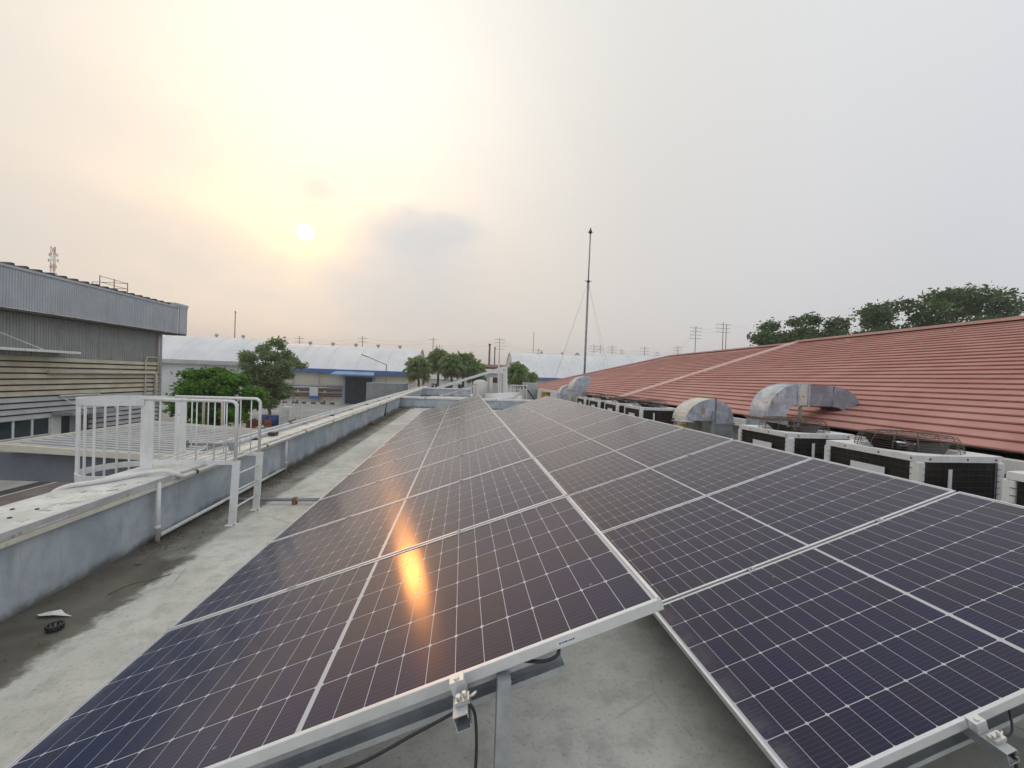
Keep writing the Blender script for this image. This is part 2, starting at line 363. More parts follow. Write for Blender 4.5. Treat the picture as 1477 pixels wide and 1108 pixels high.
M['label'] = mat('white_sticker', None, (.78, .79, .82), .4)
M['ink'] = mat('dark_print', None, (.05, .06, .10), .5)

# ------------------------------------------------------------------ builders
OFF = {}
class MB:
    def __init__(s): s.v = []; s.f = []; s.sm = []; s.uv = None
    def add(s, vs, fs, smooth=False):
        o = len(s.v); s.v += [tuple(x) for x in vs]; s.f += [tuple(i + o for i in f) for f in fs]; s.sm += [smooth] * len(fs); return s
    def box(s, x0, x1, y0, y1, z0, z1):
        return s.add([(x0,y0,z0),(x1,y0,z0),(x1,y1,z0),(x0,y1,z0),(x0,y0,z1),(x1,y0,z1),(x1,y1,z1),(x0,y1,z1)],
                     [(0,3,2,1),(4,5,6,7),(0,1,5,4),(1,2,6,5),(2,3,7,6),(3,0,4,7)])
    def bbox(s, x0, x1, y0, y1, z0, z1, b=.006):
        """box with chamfered top edges and vertical edges"""
        a = [(x0,y0),(x1,y0),(x1,y1),(x0,y1)]
        def ring(d, z):
            X0, X1, Y0, Y1 = x0 + d, x1 - d, y0 + d, y1 - d
            return [(X0+b,Y0,z),(X1-b,Y0,z),(X1,Y0+b,z),(X1,Y1-b,z),(X1-b,Y1,z),(X0+b,Y1,z),(X0,Y1-b,z),(X0,Y0+b,z)]
        vs = ring(b, z0) + ring(0, z0 + b) + ring(0, z1 - b) + ring(b, z1); fs = []
        for k in range(3):
            for i in range(8):
                j = (i + 1) % 8; fs.append((k*8+i, k*8+j, k*8+8+j, k*8+8+i))
        fs.append(tuple(range(7, -1, -1))); fs.append(tuple(range(24, 32)))
        return s.add(vs, fs)
    def bar(s, p0, p1, w, h, up=(0, 0, 1)):
        p0, p1 = Vector(p0), Vector(p1); d = (p1 - p0).normalized(); up = Vector(up)
        if abs(d.dot(up)) > .98: up = Vector((0, 1, 0)) if abs(d.y) < .9 else Vector((1, 0, 0))
        a = d.cross(up).normalized() * (w / 2); b = a.cross(d).normalized() * (h / 2)
        vs = [p + q for p in (p0, p1) for q in (-a - b, a - b, a + b, -a + b)]
        return s.add(vs, [(0,1,2,3),(7,6,5,4),(0,4,5,1),(1,5,6,2),(2,6,7,3),(3,7,4,0)])
    def tube(s, pts, r, n=8, cap=True, closed=False):
        pts = [Vector(p) for p in pts]; k = len(pts); rr = r if hasattr(r, '__len__') else [r] * k
        prev = None; vs = []
        for i, p in enumerate(pts):
            if closed: d = pts[(i + 1) % k] - pts[i - 1]
            else: d = pts[min(i + 1, k - 1)] - pts[max(i - 1, 0)]
            d.normalize()
            if prev is None:
                a = d.orthogonal().normalized()
            else:
                a = prev - d * prev.dot(d)
                a = a.normalized() if a.length > 1e-6 else d.orthogonal().normalized()
            prev = a; b = d.cross(a)
            for j in range(n):
                t = 2 * PI * j / n; vs.append(p + (a * math.cos(t) + b * math.sin(t)) * rr[i])
        fs = []
        for i in range(k if closed else k - 1):
            for j in range(n):
                i2 = (i + 1) % k
                fs.append((i*n+j, i*n+(j+1)%n, i2*n+(j+1)%n, i2*n+j))
        s.add(vs, fs, True)
        if cap and not closed:
            o = len(s.v) - len(vs)
            s.f.append(tuple(o + j for j in range(n - 1, -1, -1))); s.sm.append(False)
            s.f.append(tuple(o + (k - 1) * n + j for j in range(n))); s.sm.append(False)
        return s
    def extrude(s, prof, axis, a0, a1):
        """closed 2-D profile pushed along an axis ('x','y' or 'z')"""
        def P(u, v, a): return (a, u, v) if axis == 'x' else (u, a, v) if axis == 'y' else (u, v, a)
        n = len(prof); vs = [P(u, v, a0) for u, v in prof] + [P(u, v, a1) for u, v in prof]
        fs = [(i, (i+1) % n, n + (i+1) % n, n + i) for i in range(n)] + [tuple(range(n-1, -1, -1)), tuple(range(n, 2*n))]
        return s.add(vs, fs)
    def build(s, name, material, parent=None, local=False, origin=None, fix=True):
        off = Vector((0, 0, 0))
        if not local:
            if parent is not None: off = OFF[parent.name]
            elif origin is not None: off = Vector(origin)
            else:
                xs = [v[0] for v in s.v]; ys = [v[1] for v in s.v]; zs = [v[2] for v in s.v]
                off = Vector(((min(xs)+max(xs))/2, (min(ys)+max(ys))/2, min(zs)))
        me = bpy.data.meshes.new(name)
        me.from_pydata([(v[0]-off.x, v[1]-off.y, v[2]-off.z) for v in s.v], [], s.f)
        me.polygons.foreach_set('use_smooth', s.sm)
        if fix:
            bm = bmesh.new(); bm.from_mesh(me); bmesh.ops.recalc_face_normals(bm, faces=bm.faces); bm.to_mesh(me); bm.free()
        me.materials.append(material); me.update()
        o = bpy.data.objects.new(name, me); col.objects.link(o)
        if parent is not None: o.parent = parent
        else: o.location = off
        OFF[o.name] = off
        return o
def tag(o, label=None, cat=None, group=None, kind=None):
    if label: o['label'] = label
    if cat: o['category'] = cat
    if group: o['group'] = group
    if kind: o['kind'] = kind
    return o
def thing(name, label, cat, loc=(0, 0, 0), rot=(0, 0, 0), group=None):
    o = bpy.data.objects.new(name, None); col.objects.link(o); o.location = loc; o.rotation_euler = rot
    o.empty_display_size = .2; OFF[o.name] = Vector(loc)
    return tag(o, label, cat, group)
def copy_tree(o, parent=None):
    c_ = o.copy(); col.objects.link(c_)
    if parent is not None: c_.parent = parent
    for ch in list(o.children): copy_tree(ch, c_)
    return c_
def piece(src, name, loc, parent):
    """another object that shares a mesh"""
    o = src.copy(); o.name = name; col.objects.link(o); o.parent = parent; o.location = loc; OFF[o.name] = OFF[src.name]; return o
ORD = ['first', 'second', 'third', 'fourth', 'fifth', 'sixth', 'seventh', 'eighth', 'ninth', 'tenth', 'eleventh', 'twelfth', 'thirteenth', 'fourteenth']

# ------------------------------------------------------------------ the setting
GZ = -3.5
tag(MB().add([(-1280,-330,GZ),(1280,-330,GZ),(1280,1230,GZ),(-1280,1230,GZ)], [(0,1,2,3)]).build('ground', M['concrete'], origin=(0,0,GZ)), kind='structure')
tag(MB().add([(-15.9,-60,GZ+.008),(-6,-60,GZ+.008),(-6,48,GZ+.008),(-15.9,48,GZ+.008)], [(0,1,2,3)]).build('road', M['road'], origin=(-10,0,GZ)), kind='structure')
tag(MB().add([(-16.55,-60,GZ+.006),(-15.94,-60,GZ+.006),(-15.94,30,GZ+.006),(-16.55,30,GZ+.006)], [(0,1,2,3)]).build('drain_strip', M['drain'], origin=(-16.2,0,GZ)), kind='structure')
mb = MB()
for x in (-15.86, -14.5):
    mb.add([(x,-60,GZ+.014),(x+.09,-60,GZ+.014),(x+.09,30,GZ+.014),(x,30,GZ+.014)], [(0,1,2,3)])
tag(mb.build('road_line', M['line'], origin=(-15,0,GZ)), kind='structure')
mb = MB()
mb.add([(-24,38,GZ+.012),(-14,34,GZ+.012),(-13.6,36,GZ+.012),(-24,40.5,GZ+.012)], [(0,1,2,3)])
tag(mb.build('yard_patch', M['road'], origin=(-18,37,GZ)), kind='structure')

# roof deck of the building we stand on
XP = -1.38
def px_(y): return XP - .013 * y          # inner face of the parapet
YC = 20.62                                # cross wall
tag(MB().add([(px_(-9)-.4,-9,0),(7.3,-9,0),(7.3,40,0),(px_(40)-.4,40,0)], [(0,1,2,3)]).build('roof_deck', M['deck'], origin=(2,5,0)), kind='structure')
bd = thing('flat_roof_building', 'low rendered building carrying the flat cement roof deck', 'building', (2, 5, GZ))
mb = MB(); mb.add([(px_(-9)-.38,-9,GZ),(7.2,-9,GZ),(7.2,40,GZ),(px_(40)-.38,40,GZ),(px_(-9)-.38,-9,-.03),(7.2,-9,-.03),(7.2,40,-.03),(px_(40)-.38,40,-.03)],
    [(0,1,5,4),(1,2,6,5),(2,3,7,6),(3,0,4,7)])
mb.build('wall', M['roof_wall'], bd)

# parapet in its own slightly turned frame: local x = 0 is the inner face, y along the wall
PROT = math.atan(.013)
par = thing('parapet_wall', 'long blue grey parapet wall with white coping along the left roof edge', 'wall', (XP, 0, 0), (0, 0, PROT))
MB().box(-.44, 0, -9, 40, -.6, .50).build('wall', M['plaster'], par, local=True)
mb = MB(); mb.bbox(-.475, .055, -9, 40, .502, .545, .006)
mb.build('coping_edge', M['cream_edge'], par, local=True)
y = -9.0; k = 0
while y < 20.5:
    L_ = 2.35
    MB().bbox(-.49, .06, y + .004, y + L_ - .004, .547, .605, .008).build('coping_slab', M['coping'], par, local=True); y += L_
while y < 40:
    MB().bbox(-.49, .06, y + .004, y + 2.35 - .004, .547, .605, .008).build('coping_slab', M['coping'], par, local=True); y += 2.35
mb = MB(); mb.box(.061, .066, -9, 3.3, .572, .608); mb.box(.0, .0655, -9, 3.3, .606, .610)
mb.build('metal_flashing', M['flash'], par, local=True)
# black screw heads on the coping
mb = MB()
for yy in (1.62, 1.84, 2.03, 2.22):
    for xx in (-.17, -.33): mb.tube([(xx, yy, .604), (xx, yy, .613)], .012, 6)
mb.build('screw_head', M['dark_metal'], par, local=True)

def plane_wall(name, label, x0, x1, y, h, cop=True):
    t = thing(name, label, 'wall', (0, y, 0))
    MB().box(x0, x1, y, y + .2, -.05, h).build('wall', M['plaster'], t)
    MB().bbox(x0 - .0, x1, y - .06, y + .26, h + .002, h + .10, .008).build('coping', M['white'], t)
    for xx in ((-0.4, 3.3) if y < 25 else (.2,)):
        MB().box(xx, xx + .03, y - .064, y - .058, h + .0, h + .104).build('coping_joint', M['dark_metal'], t)
    return t
plane_wall('cross_wall', 'low blue grey cross wall with white coping at the far end of the panel rows', px_(YC) - .02, 7.1, YC, .47)
plane_wall('cross_wall', 'farther low blue grey wall with pale coping beyond the first cross wall', px_(34) - .02, 2.2, 34, .58)

def haze_box():
    o = MB().box(-1290, 1290, -340, 1240, GZ - 1, 48).build('haze', None, origin=(0, 0, 0))
    mt = bpy.data.materials.new('haze_air'); mt.use_nodes = True; n_ = mt.node_tree.nodes; n_.clear()
    v_ = n_.new('ShaderNodeVolumePrincipled'); v_.inputs['Density'].default_value = HAZE; v_.inputs['Color'].default_value = (.93, .92, .91, 1); v_.inputs['Anisotropy'].default_value = .35
    u_ = n_.new('ShaderNodeOutputMaterial'); mt.node_tree.links.new(v_.outputs[0], u_.inputs['Volume'])
    o.data.materials.clear(); o.data.materials.append(mt); tag(o, kind='stuff')
HAZE = .0010
if HAZE: haze_box()
# ------------------------------------------------------------------ solar panels
PW, PL, PIT = 2.278, 1.134, 1.154
CW, CH, CG, CGV = .0899, .1813, .0023, .0035
UU = []
u0 = .0255
for k in range(12): UU.append(u0 + k * (CW + CG))
u1 = PW - .0255 - 12 * CW - 11 * CG
for k in range(12): UU.append(u1 + k * (CW + CG))
v0 = (PL - 6 * CH - 5 * CGV) / 2
VV = [v0 + k * (CH + CGV) for k in range(6)]
def cell_verts(flip, x, y, z):
    ch = .0065
    p = [(ch, 0), (CW - ch, 0), (CW, ch), (CW, CH - ch), (CW - ch, CH), (ch, CH), (0, CH - ch), (0, ch)]
    if flip: p = [(CW - a, b) for a, b in reversed(p)]
    return [(x + a, y + b, z) for a, b in p], [(a / CW, b / CH) for a, b in p]
def cells_mesh(items, name):
    vs, fs, uvs = [], [], []
    for flip, x, y in items:
        a, b = cell_verts(flip, x, y, -.0034); o = len(vs); vs += a; uvs += b; fs.append(tuple(range(o, o + 8)))
    me = bpy.data.meshes.new(name); me.from_pydata(vs, [], fs); ul = me.uv_layers.new(name='UVMap')
    for lp in me.loops: ul.data[lp.index].uv = uvs[lp.vertex_index]
    me.materials.append(M['cell']); me.update(); return me
ME_CELL = [cells_mesh([(0, 0, 0)], 'solar_cell'), cells_mesh([(1, 0, 0)], 'solar_cell_mirrored')]
ME_ALL = cells_mesh([(i % 2, x, y) for i, x in enumerate(UU) for y in VV], 'solar_cells')
# frame
fb = MB(); LIP = .0125; TH = .035
def fprof(mb_, axis, a0, a1, lo, side):
    pr = [(0, -TH), (0, -.0015), (.0015, 0), (LIP, 0), (LIP, -.0025), (.003, -.0032), (.003, -TH)]
    if side: pr = [(lo - a, b) for a, b in pr]
    else: pr = [(lo + a, b) for a, b in pr]
    mb_.extrude(pr, axis, a0, a1)
fprof(fb, 'y', 0, PL, 0, 0); fprof(fb, 'y', 0, PL, PW, 1); fprof(fb, 'x', .003, PW - .003, .0003, 0); fprof(fb, 'x', .003, PW - .003, PL - .0003, 1)
fo = fb.build('frame', M['alu'], None, origin=(0, 0, 0)); ME_FRAME = fo.data; bpy.data.objects.remove(fo)
bo = MB().add([(.003,.003,-.0036),(PW-.003,.003,-.0036),(PW-.003,PL-.003,-.0036),(.003,PL-.003,-.0036)], [(0,1,2,3)]).build('backsheet', M['back'], None, origin=(0,0,0)); ME_BACK = bo.data; bpy.data.objects.remove(bo)
TL, TR = .3245, .3260
ZL = .30
XR, ZR, SR = 2.7156, .3143, 1.1868 + .010 - PIT
def child(me, name, parent, loc=(0, 0, 0)):
    o = bpy.data.objects.new(name, me); col.objects.link(o); o.parent = parent; o.location = loc; OFF[o.name] = Vector((0, 0, 0)); return o
def panel(x, y, z, t, label, group, full):
    r_ = thing('solar_panel', label, 'solar panel', (x, y, z), (0, -t, 0), group)
    child(ME_FRAME, 'frame', r_); child(ME_BACK, 'backsheet', r_)
    if full:
        for i, u_ in enumerate(UU):
            for v_ in VV: child(ME_CELL[i % 2], 'cell', r_, (u_, v_, 0))
    else:
        tag(child(ME_ALL, 'cells', r_), kind='stuff')
    return r_
NL = 13
rnd = random.Random(3)
# every panel sits a hair differently, as bolted panels do
for i in range(NL):
    if i == 0: lb = 'nearest panel of the left row, with the orange sun glint on it'
    elif i == NL - 1: lb = 'farthest panel of the left row, last before the cross wall'
    else: lb = '%s panel from the near end of the left row of solar panels' % ORD[i]
    panel(0, i * PIT, ZL, TL + rnd.uniform(-.0025, .0025) * (i > 0), lb, 'solar panels in the left row', i < 4)
for i in range(NL):
    if i == 0: lb = 'nearest dark blue panel of the right row, low corner beside bare cement'
    elif i == NL - 1: lb = 'farthest panel of the right row, last before the cross wall'
    else: lb = '%s panel from the near end of the right row of solar panels' % ORD[i]
    panel(XR, SR + i * PIT, ZR, TR + rnd.uniform(-.0025, .0025) * (i > 1), lb, 'solar panels in the right row', i < 4)

# mounting frames: rails, cross beams, legs, clamps (local frame of the slope)
def support(x, y0, z, t, n, label, beam_end, us):
    r_ = thing('mounting_frame', label, 'mounting frame', (x, y0, z), (0, -t, 0), 'mounting frames under the panels')
    def C_(mb_, axis, a0, a1, c_, top, wd, hh, lip=.014):
        # channel with lips
        wd = -wd if axis == 'x' else wd; th_ = math.copysign(.003, wd)
        pr = [(c_ - wd/2, top), (c_ + wd/2, top), (c_ + wd/2, top - lip), (c_ + wd/2 - th_, top - lip), (c_ + wd/2 - th_, top - .003), (c_ - wd/2 + th_, top - .003), (c_ - wd/2 + th_, top - hh + .003), (c_ + wd/2 - th_, top - hh + .003), (c_ + wd/2 - th_, top - hh + lip), (c_ + wd/2, top - hh + lip), (c_ + wd/2, top - hh), (c_ - wd/2, top - hh)]
        mb_.extrude(pr, axis, a0, a1)
    yend = n * PIT - .02
    for u_ in us:
        C_(MB_ := MB(), 'y', -.105, yend + .08, u_, -TH - .001, .042, .044)
        rl = MB_.build('rail', M['galv'], r_, local=True)
    k = 0
    yy = .045
    while yy < yend + .2:
        mb_ = MB(); C_(mb_, 'x', .03, beam_end, yy, -TH - .012, .05, .075, .018)
        # open side of the first one looks at the camera
        mb_.build('cross_beam', M['alu_dark'] if k else M['galv_dull'], r_, local=True)
        for u_ in (.28, 1.745):
            # legs stand plumb on the deck: undo the slope
            X, Z = u_, -TH - .088
            h_ = z + u_ * math.sin(t) + Z * math.cos(t)
            dx, dz_ = -math.sin(-t) * 0, 0
            dn = Vector((-math.sin(t), 0, -math.cos(t)))
            p0 = Vector((X, yy - .046, Z + .07)); p1 = p0 + dn * (h_ + .07 * math.cos(t) - .004)
            MB().bar(p0, p1, .04, .04, (0, 1, 0)).build('leg', M['galv_dull'], r_, local=True)
            p2 = p1 + Vector((0, 0, 0))
            MB().bar(p1 - dn * .006 + Vector((-.06, 0, 0)) * math.cos(t), p1 - dn * .0 + Vector((.06, 0, 0)), .1, .006, (0, 1, 0)).build('foot_plate', M['galv'], r_, local=True)
        k += 1; yy += PIT * 2 if k > 0 else PIT
    # bracing low along the row
    # clamps
    cm = MB()
    cm.box(-.019, .019, -.0135, .0135, .0005, .0045); cm.box(-.019, .019, -.006, .006, -TH, .0005); cm.tube([(0, 0, .0045), (0, 0, .010)], .007, 6)
    first = None
    for i in range(1, n):
        for u_ in us:
            loc = (u_, i * PIT - .010, .0)
            if first is None: first = cm.build('clamp', M['galv'], r_, local=True); first.location = loc
            else: piece(first, 'clamp', loc, r_)
    e = MB()
    e.box(-.021, .021, -.030, .008, .0005, .004); e.box(-.021, .021, -.030, -.002, -TH, .0005)
    e.tube([(0, -.016, .004), (0, -.016, .010)], .0085, 6)
    ef = None
    for u_ in us:
        for yy_, rz in ((0.0, 0), (yend, PI)):
            if ef is None: ef = e.build('end_clamp', M['alu'], r_, local=True); o = ef
            else: o = piece(ef, 'end_clamp', (0, 0, 0), r_)
            o.location = (u_, yy_, 0); o.rotation_euler = (0, 0, rz)
            if rz == 0:
                q = MB()
                q.box(u_-.012, u_+.03, -.075, -.045, -TH-.0005, -TH+.012); q.tube([(u_+.0, -.06, -TH+.012), (u_, -.06, -TH+.022)], .008, 6); q.tube([(u_+.018, -.06, -TH+.012), (u_+.018, -.06, -TH+.026)], .006, 6)
                q.tube([(u_+.03, -.058, -TH+.004), (u_+.05, -.05, -TH+.006)], .0045, 6)
                q.build('earth_lug', M['steel_bolt'], r_, local=True)
    return r_
frL = support(0, 0, ZL, TL, NL, 'galvanised mounting frame holding the left row of panels', 1.93, (.66, 1.615))
frR = support(XR, SR, ZR, TR, NL, 'galvanised mounting frame holding the right row of panels', 2.1, (.70, 1.66))
# earth cables at the clamps, sticker on the front frame
def slope(x, y0, z, t, u_, v_, w_):
    return Vector((x + u_ * math.cos(t) - w_ * math.sin(t), y0 + v_, z + u_ * math.sin(t) + w_ * math.cos(t)))
def smooth_path(pts, n=8):
    pts = [Vector(p) for p in pts]; out = []
    P_ = [pts[0]] + pts + [pts[-1]]
    for i in range(1, len(P_) - 2):
        a, b, c_, d = P_[i-1:i+3]
        for k in range(n):
            t = k / n
            out.append(.5 * ((2*b) + (c_-a)*t + (2*a-5*b+4*c_-d)*t*t + (3*b-a-3*c_+d)*t**3))
    out.append(pts[-1]); return out
q = slope(0, 0, ZL, TL, 1.615, -.06, -.03)
tag(MB().tube(smooth_path([q + Vector((.02,0,-.005)), q + Vector((.045,-.01,-.04)), q + Vector((.05,-.015,-.2)), q + Vector((.03,-.01,-.5)), q + Vector((.04,.02,-.79))]), .0045, 8).build('earth_cable', M['black']), 'black earth cable hanging down from the clamp beside the front leg', 'cable')
q2 = slope(0, 0, ZL, TL, .9, .02, -.12)
tag(MB().tube(smooth_path([q + Vector((-.01,0,-.03)), q + Vector((-.12,.0,-.085)), q + Vector((-.30,.0,-.17)), q + Vector((-.5,.03,-.22)), q + Vector((-.75,.05,-.33))]), .0045, 8).build('earth_cable', M['black']), 'black cable sagging left under the front edge of the left row', 'cable')
q3 = slope(XR, SR, ZR, TR, 1.66, -.07, -.03) if False else slope(XR, SR, ZR, TR, .70, -.06, -.03)
tag(MB().tube(smooth_path([q3 + Vector((.03,-.03,-.02)), q3 + Vector((.035,-.05,-.15)), q3 + Vector((.03,-.05,-.45))]), .005, 8).build('earth_cable', M['black']), 'black cable dropping from the clamp of the right row', 'cable')
tag(MB().tube(smooth_path([q3 + Vector((.04,.0,.0)), q3 + Vector((.12,.03,.0)), q3 + Vector((.24,.12,.03)), q3 + Vector((.42,.2,-.02))]), .0035, 8).build('earth_cable', M['black']), 'thin dark wire curving right from the clamp of the right row', 'cable')
cb = slope(0, 0, ZL, TL, 1.75, .0, -.052)
tag(MB().tube(smooth_path([slope(0,0,ZL,TL,1.80,.03,-.045), slope(0,0,ZL,TL,1.87,-.004,-.05), slope(0,0,ZL,TL,1.915,-.008,-.045), slope(0,0,ZL,TL,1.93,.02,-.04)]), .0055, 8).build('cable', M['black']), 'short loop of black cable at the end of the front cross beam', 'cable')
stk = thing('sticker', 'small white printed sticker on the front frame of the nearest left panel', 'sticker', (0, 0, ZL), (0, -TL, 0))
MB().box(1.925, 1.985, -.0012, -.0004, -.026, -.012).build('paper', M['label'], stk, local=True)
mb = MB(); x = 1.931
for wd in (.006, .003, .004, .007, .003, .005, .004, .006):
    mb.box(x, x + wd, -.0016, -.0011, -.0215, -.0165); x += wd + .0018
mb.build('print', M['ink'], stk, local=True)
# front beam lying on the deck under the right row
tag(MB().bar((2.55, .24, .13), (5.2, .66, .13), .05, .07).bar((2.55, .2, .162), (5.2, .62, .162), .09, .006).build('steel_beam', M['galv']), 'grey steel channel lying slantwise under the front of the right row', 'beam')
tag(MB().bar((3.3, -.15, .035), (3.2, .8, .035), .05, .06).build('steel_beam', M['galv_dull']), 'short grey channel crossing beneath the slanting front beam', 'beam')

# ------------------------------------------------------------------ pipes along the parapet
def ptube(name, label, pts, r_, m_=None, cat='pipe', group=None, n=10):
    return tag(MB().tube(pts, r_, n).build(name, M[m_ or 'pvc']), label, cat, group)
def pp(x, y, z):   # point in parapet frame
    return (XP + x * math.cos(PROT) - y * math.sin(PROT), x * math.sin(PROT) + y * math.cos(PROT), z)
pr = thing('wall_pipe', 'white pipe running along the inner edge of the parapet with black clips', 'pipe', pp(.09, 4, .5))
pts = [pp(-.56, 2.72, .50), pp(-.51, 2.76, .59), pp(-.43, 2.82, .627), pp(-.31, 2.96, .627), pp(-.23, 3.12, .627), pp(-.17, 3.25, .63), pp(-.02, 3.33, .64), pp(.07, 3.36, .60), pp(.09, 3.42, .565), pp(.09, 3.55, .56), pp(.09, 20.3, .56)]
MB().tube(smooth_path(pts[:-1], 6) + [pts[-1]], .021, 10).build('pipe', M['pvc'], pr)
for yy in (3.62, 5.3, 6.9, 8.6, 10.4, 12.4, 14.4, 16.5, 18.5):
    MB().tube([pp(.09, yy, .56), pp(.09, yy + .035, .56)], .026, 10).build('clip', M['dark_metal'], pr)
pr2 = thing('roof_pipe', 'thin white pipe lying on the parapet coping near its outer edge', 'pipe', pp(-.35, 6, .6))
MB().tube([pp(-.36, 4.6, .66), pp(-.36, 40, .66)], .022, 10).build('pipe', M['pvc'], pr2)
pr3 = thing('roof_pipe', 'thicker pale pipe lying along the middle of the coping', 'pipe', pp(-.2, 6, .6))
MB().tube([pp(-.22, 5.0, .65), pp(-.22, 40, .65)], .028, 10).build('pipe', M['pvc'], pr3)
pr4 = thing('roof_pipe', 'slim grey blue conduit lying beside the outer coping pipe', 'pipe', pp(-.3, 6, .6))
MB().tube([pp(-.295, 4.4, .645), pp(-.295, 12, .645)], .013, 8).build('pipe', M['grey_pipe'], pr4)
blk = None
for i, yy in enumerate((5.6, 7.7, 9.5, 11.4, 13.5, 15.8, 18.2)):
    for par_, nm in ((pr2, 'bracket'),):
        MB().bar(pp(-.42, yy, .618), pp(-.13, yy, .618), .05, .022).build(nm, M['galv_dull' if i % 2 else 'dark_metal'], par_)
mb = MB().bar(pp(-.36, 7.35, .63), pp(-.36, 7.35, .72), .05, .05).tube([pp(-.36, 7.35, .70), pp(-.28, 7.45, .73)], .018, 8)
mb.build('valve', M['rust'], pr2)
tag(MB().box(*(lambda a: (a[0]-.05, a[0]+.05, a[1]-.07, a[1]+.07, .61, .67))(pp(-.12, 6.05, 0))).build('junction_box', M['dark_metal']), 'dark junction block on the coping beside the second support post', 'box')
# conduit with end boxes beside the ladder
cd = thing('conduit', 'short grey conduit with square end boxes crossing behind the ladder', 'conduit', pp(-.3, 4.75, .6))
a, b = Vector(pp(-.62, 4.62, .70)), Vector(pp(-.06, 4.68, .68))
MB().tube([a, b], .016, 8).build('pipe', M['grey_pipe'], cd)
for p_ in (a, b):
    MB().box(p_.x - .03, p_.x + .03, p_.y - .05, p_.y + .05, p_.z - .06, p_.z + .04).build('end_box', M['grey_pipe'], cd)
# support posts and floor pipe
fp = thing('floor_pipe', 'pale pipe lying on the deck along the foot of the parapet', 'pipe', pp(.04, 3.2, 0))
MB().tube([pp(.055, 3.16, .05), pp(.05, 6.1, .05)], .020, 10).build('pipe', M['pvc'], fp)
for yy in (3.12, 6.12):
    MB().tube([pp(.06, yy, .002), pp(.06, yy, .575)], .021, 10).tube([pp(.06, yy, .12), pp(.06, yy, .16)], .024, 10).build('riser', M['pvc'], fp)
dp = thing('drain_conduit', 'grey conduit crossing the deck from the wall to the panels', 'conduit', (-.7, 4.29, 0))
MB().tube([(-1.32, 4.30, .06), (-.12, 4.29, .06)], .022, 10).build('pipe', M['grey_pipe'], dp)
MB().box(-.575, -.525, 4.26, 4.32, .002, .088).build('rusty_clamp', M['rust'], dp)
tag(MB().tube([pp(.01, 16.4, .62), pp(.015, 16.3, .45), pp(.02, 16.1, .2), pp(.04, 15.9, .01)], .022, 8).build('hose', M['black']), 'dark hose hanging over the parapet near its far end', 'hose')

# ------------------------------------------------------------------ caged ladder over the parapet
ld = thing('access_ladder', 'white caged roof ladder with handrails and landing straddling the parapet', 'ladder', (-1.35, 3.83, 0))
xa, xb, ya, yb = -.92, -1.78, 3.57, 4.09
for y_ in (ya, yb):
    MB().bar((xa, y_, .0), (xa + .03, y_, .70), .018, .075, (1, 0, 0)).build('leg', M['ladder'], ld)
    MB().box(xb - .06, xb + .06, y_ - .008, y_ + .008, -2.4, 1.335).build('stringer', M['ladder'], ld)
    MB().box(xb, xa + .05, y_ - .005, y_ + .005, .655, .70).build('landing_beam', M['ladder'], ld)
    arc = [(xa + .02 - .06 * (1 - math.sin(t)), y_, 1.345 - .06 + .06 * math.cos(t)) for t in [PI/2 * k / 6 for k in range(7)]]
    MB().tube([(xb - .06, y_, 1.345), (xa - .1, y_, 1.345)] + arc[0:0] + [(xa + .02 - .06 + .06 * math.sin(PI/2*k/6), y_, 1.345 - .06 + .06 * math.cos(PI/2*k/6)) for k in range(7)] + [(xa + .02, y_, .70)], .017, 10).build('handrail', M['ladder'], ld)
    for x_ in (-1.66, -1.48, -1.30, -1.12, -1.0):
        MB().tube([(x_, y_, .69), (x_, y_, 1.34)], .0065, 8).build('baluster', M['ladder'], ld)
for y_ in (ya, yb):
    fp_ = MB().box(xa - .05, xa + .06, y_ - .06, y_ + .06, .001, .008).build('foot_plate', M['ladder'], ld)
    MB().tube([(xa + .04, y_ + .045, .008), (xa + .04, y_ + .045, .02)], .008, 6).tube([(xa + .04, y_ - .045, .008), (xa + .04, y_ - .045, .02)], .008, 6).build('bolt', M['rust'], fp_)
for z_ in (.18, .36, .54):
    MB().tube([(xa + .008, ya, z_), (xa + .008, yb, z_)], .0095, 8).build('rung', M['ladder'], ld)
for k in range(8):
    x_ = xb + .05 + k * .105
    MB().tube([(x_, ya + .005, .692), (x_, yb - .005, .692)], .0085, 8).build('landing_slat', M['ladder'], ld)
for k in range(11):
    MB().tube([(xb, ya, .48 - .27 * k), (xb, yb, .48 - .27 * k)], .0095, 8).build('rung', M['ladder'], ld)
yc = (ya + yb) / 2; hr = .41
def hoop(z, h_):
    pts = []
    for k in range(19):
        t = PI / 2 + PI * k / 18
        pts.append((xb - .36 + hr * math.cos(t) * 1.0, yc + hr * math.sin(t), z))
    pts = [(xb - .03, yb + .01, z), (xb - .20, yc + hr * .90, z)] + pts + [(xb - .20, yc - hr * .90, z), (xb - .03, ya - .01, z)]
    mb_ = MB(); n_ = len(pts); vs = []
    for p_ in pts:
        d = Vector((p_[0] - (xb - .36), p_[1] - yc, 0)); d = d.normalized() * .006 if d.length > 0 else d
        vs += [(p_[0]-d.x, p_[1]-d.y, z), (p_[0]+d.x, p_[1]+d.y, z), (p_[0]+d.x, p_[1]+d.y, z+h_), (p_[0]-d.x, p_[1]-d.y, z+h_)]
    fs = []
    for i in range(n_ - 1):
        for j in range(4): fs.append((i*4+j, i*4+(j+1)%4, i*4+4+(j+1)%4, i*4+4+j))
    mb_.add(vs, fs, False); return mb_
for z_ in (1.275, .49, -.5, -1.4): hoop(z_, .065).build('cage_hoop', M['ladder'], ld)
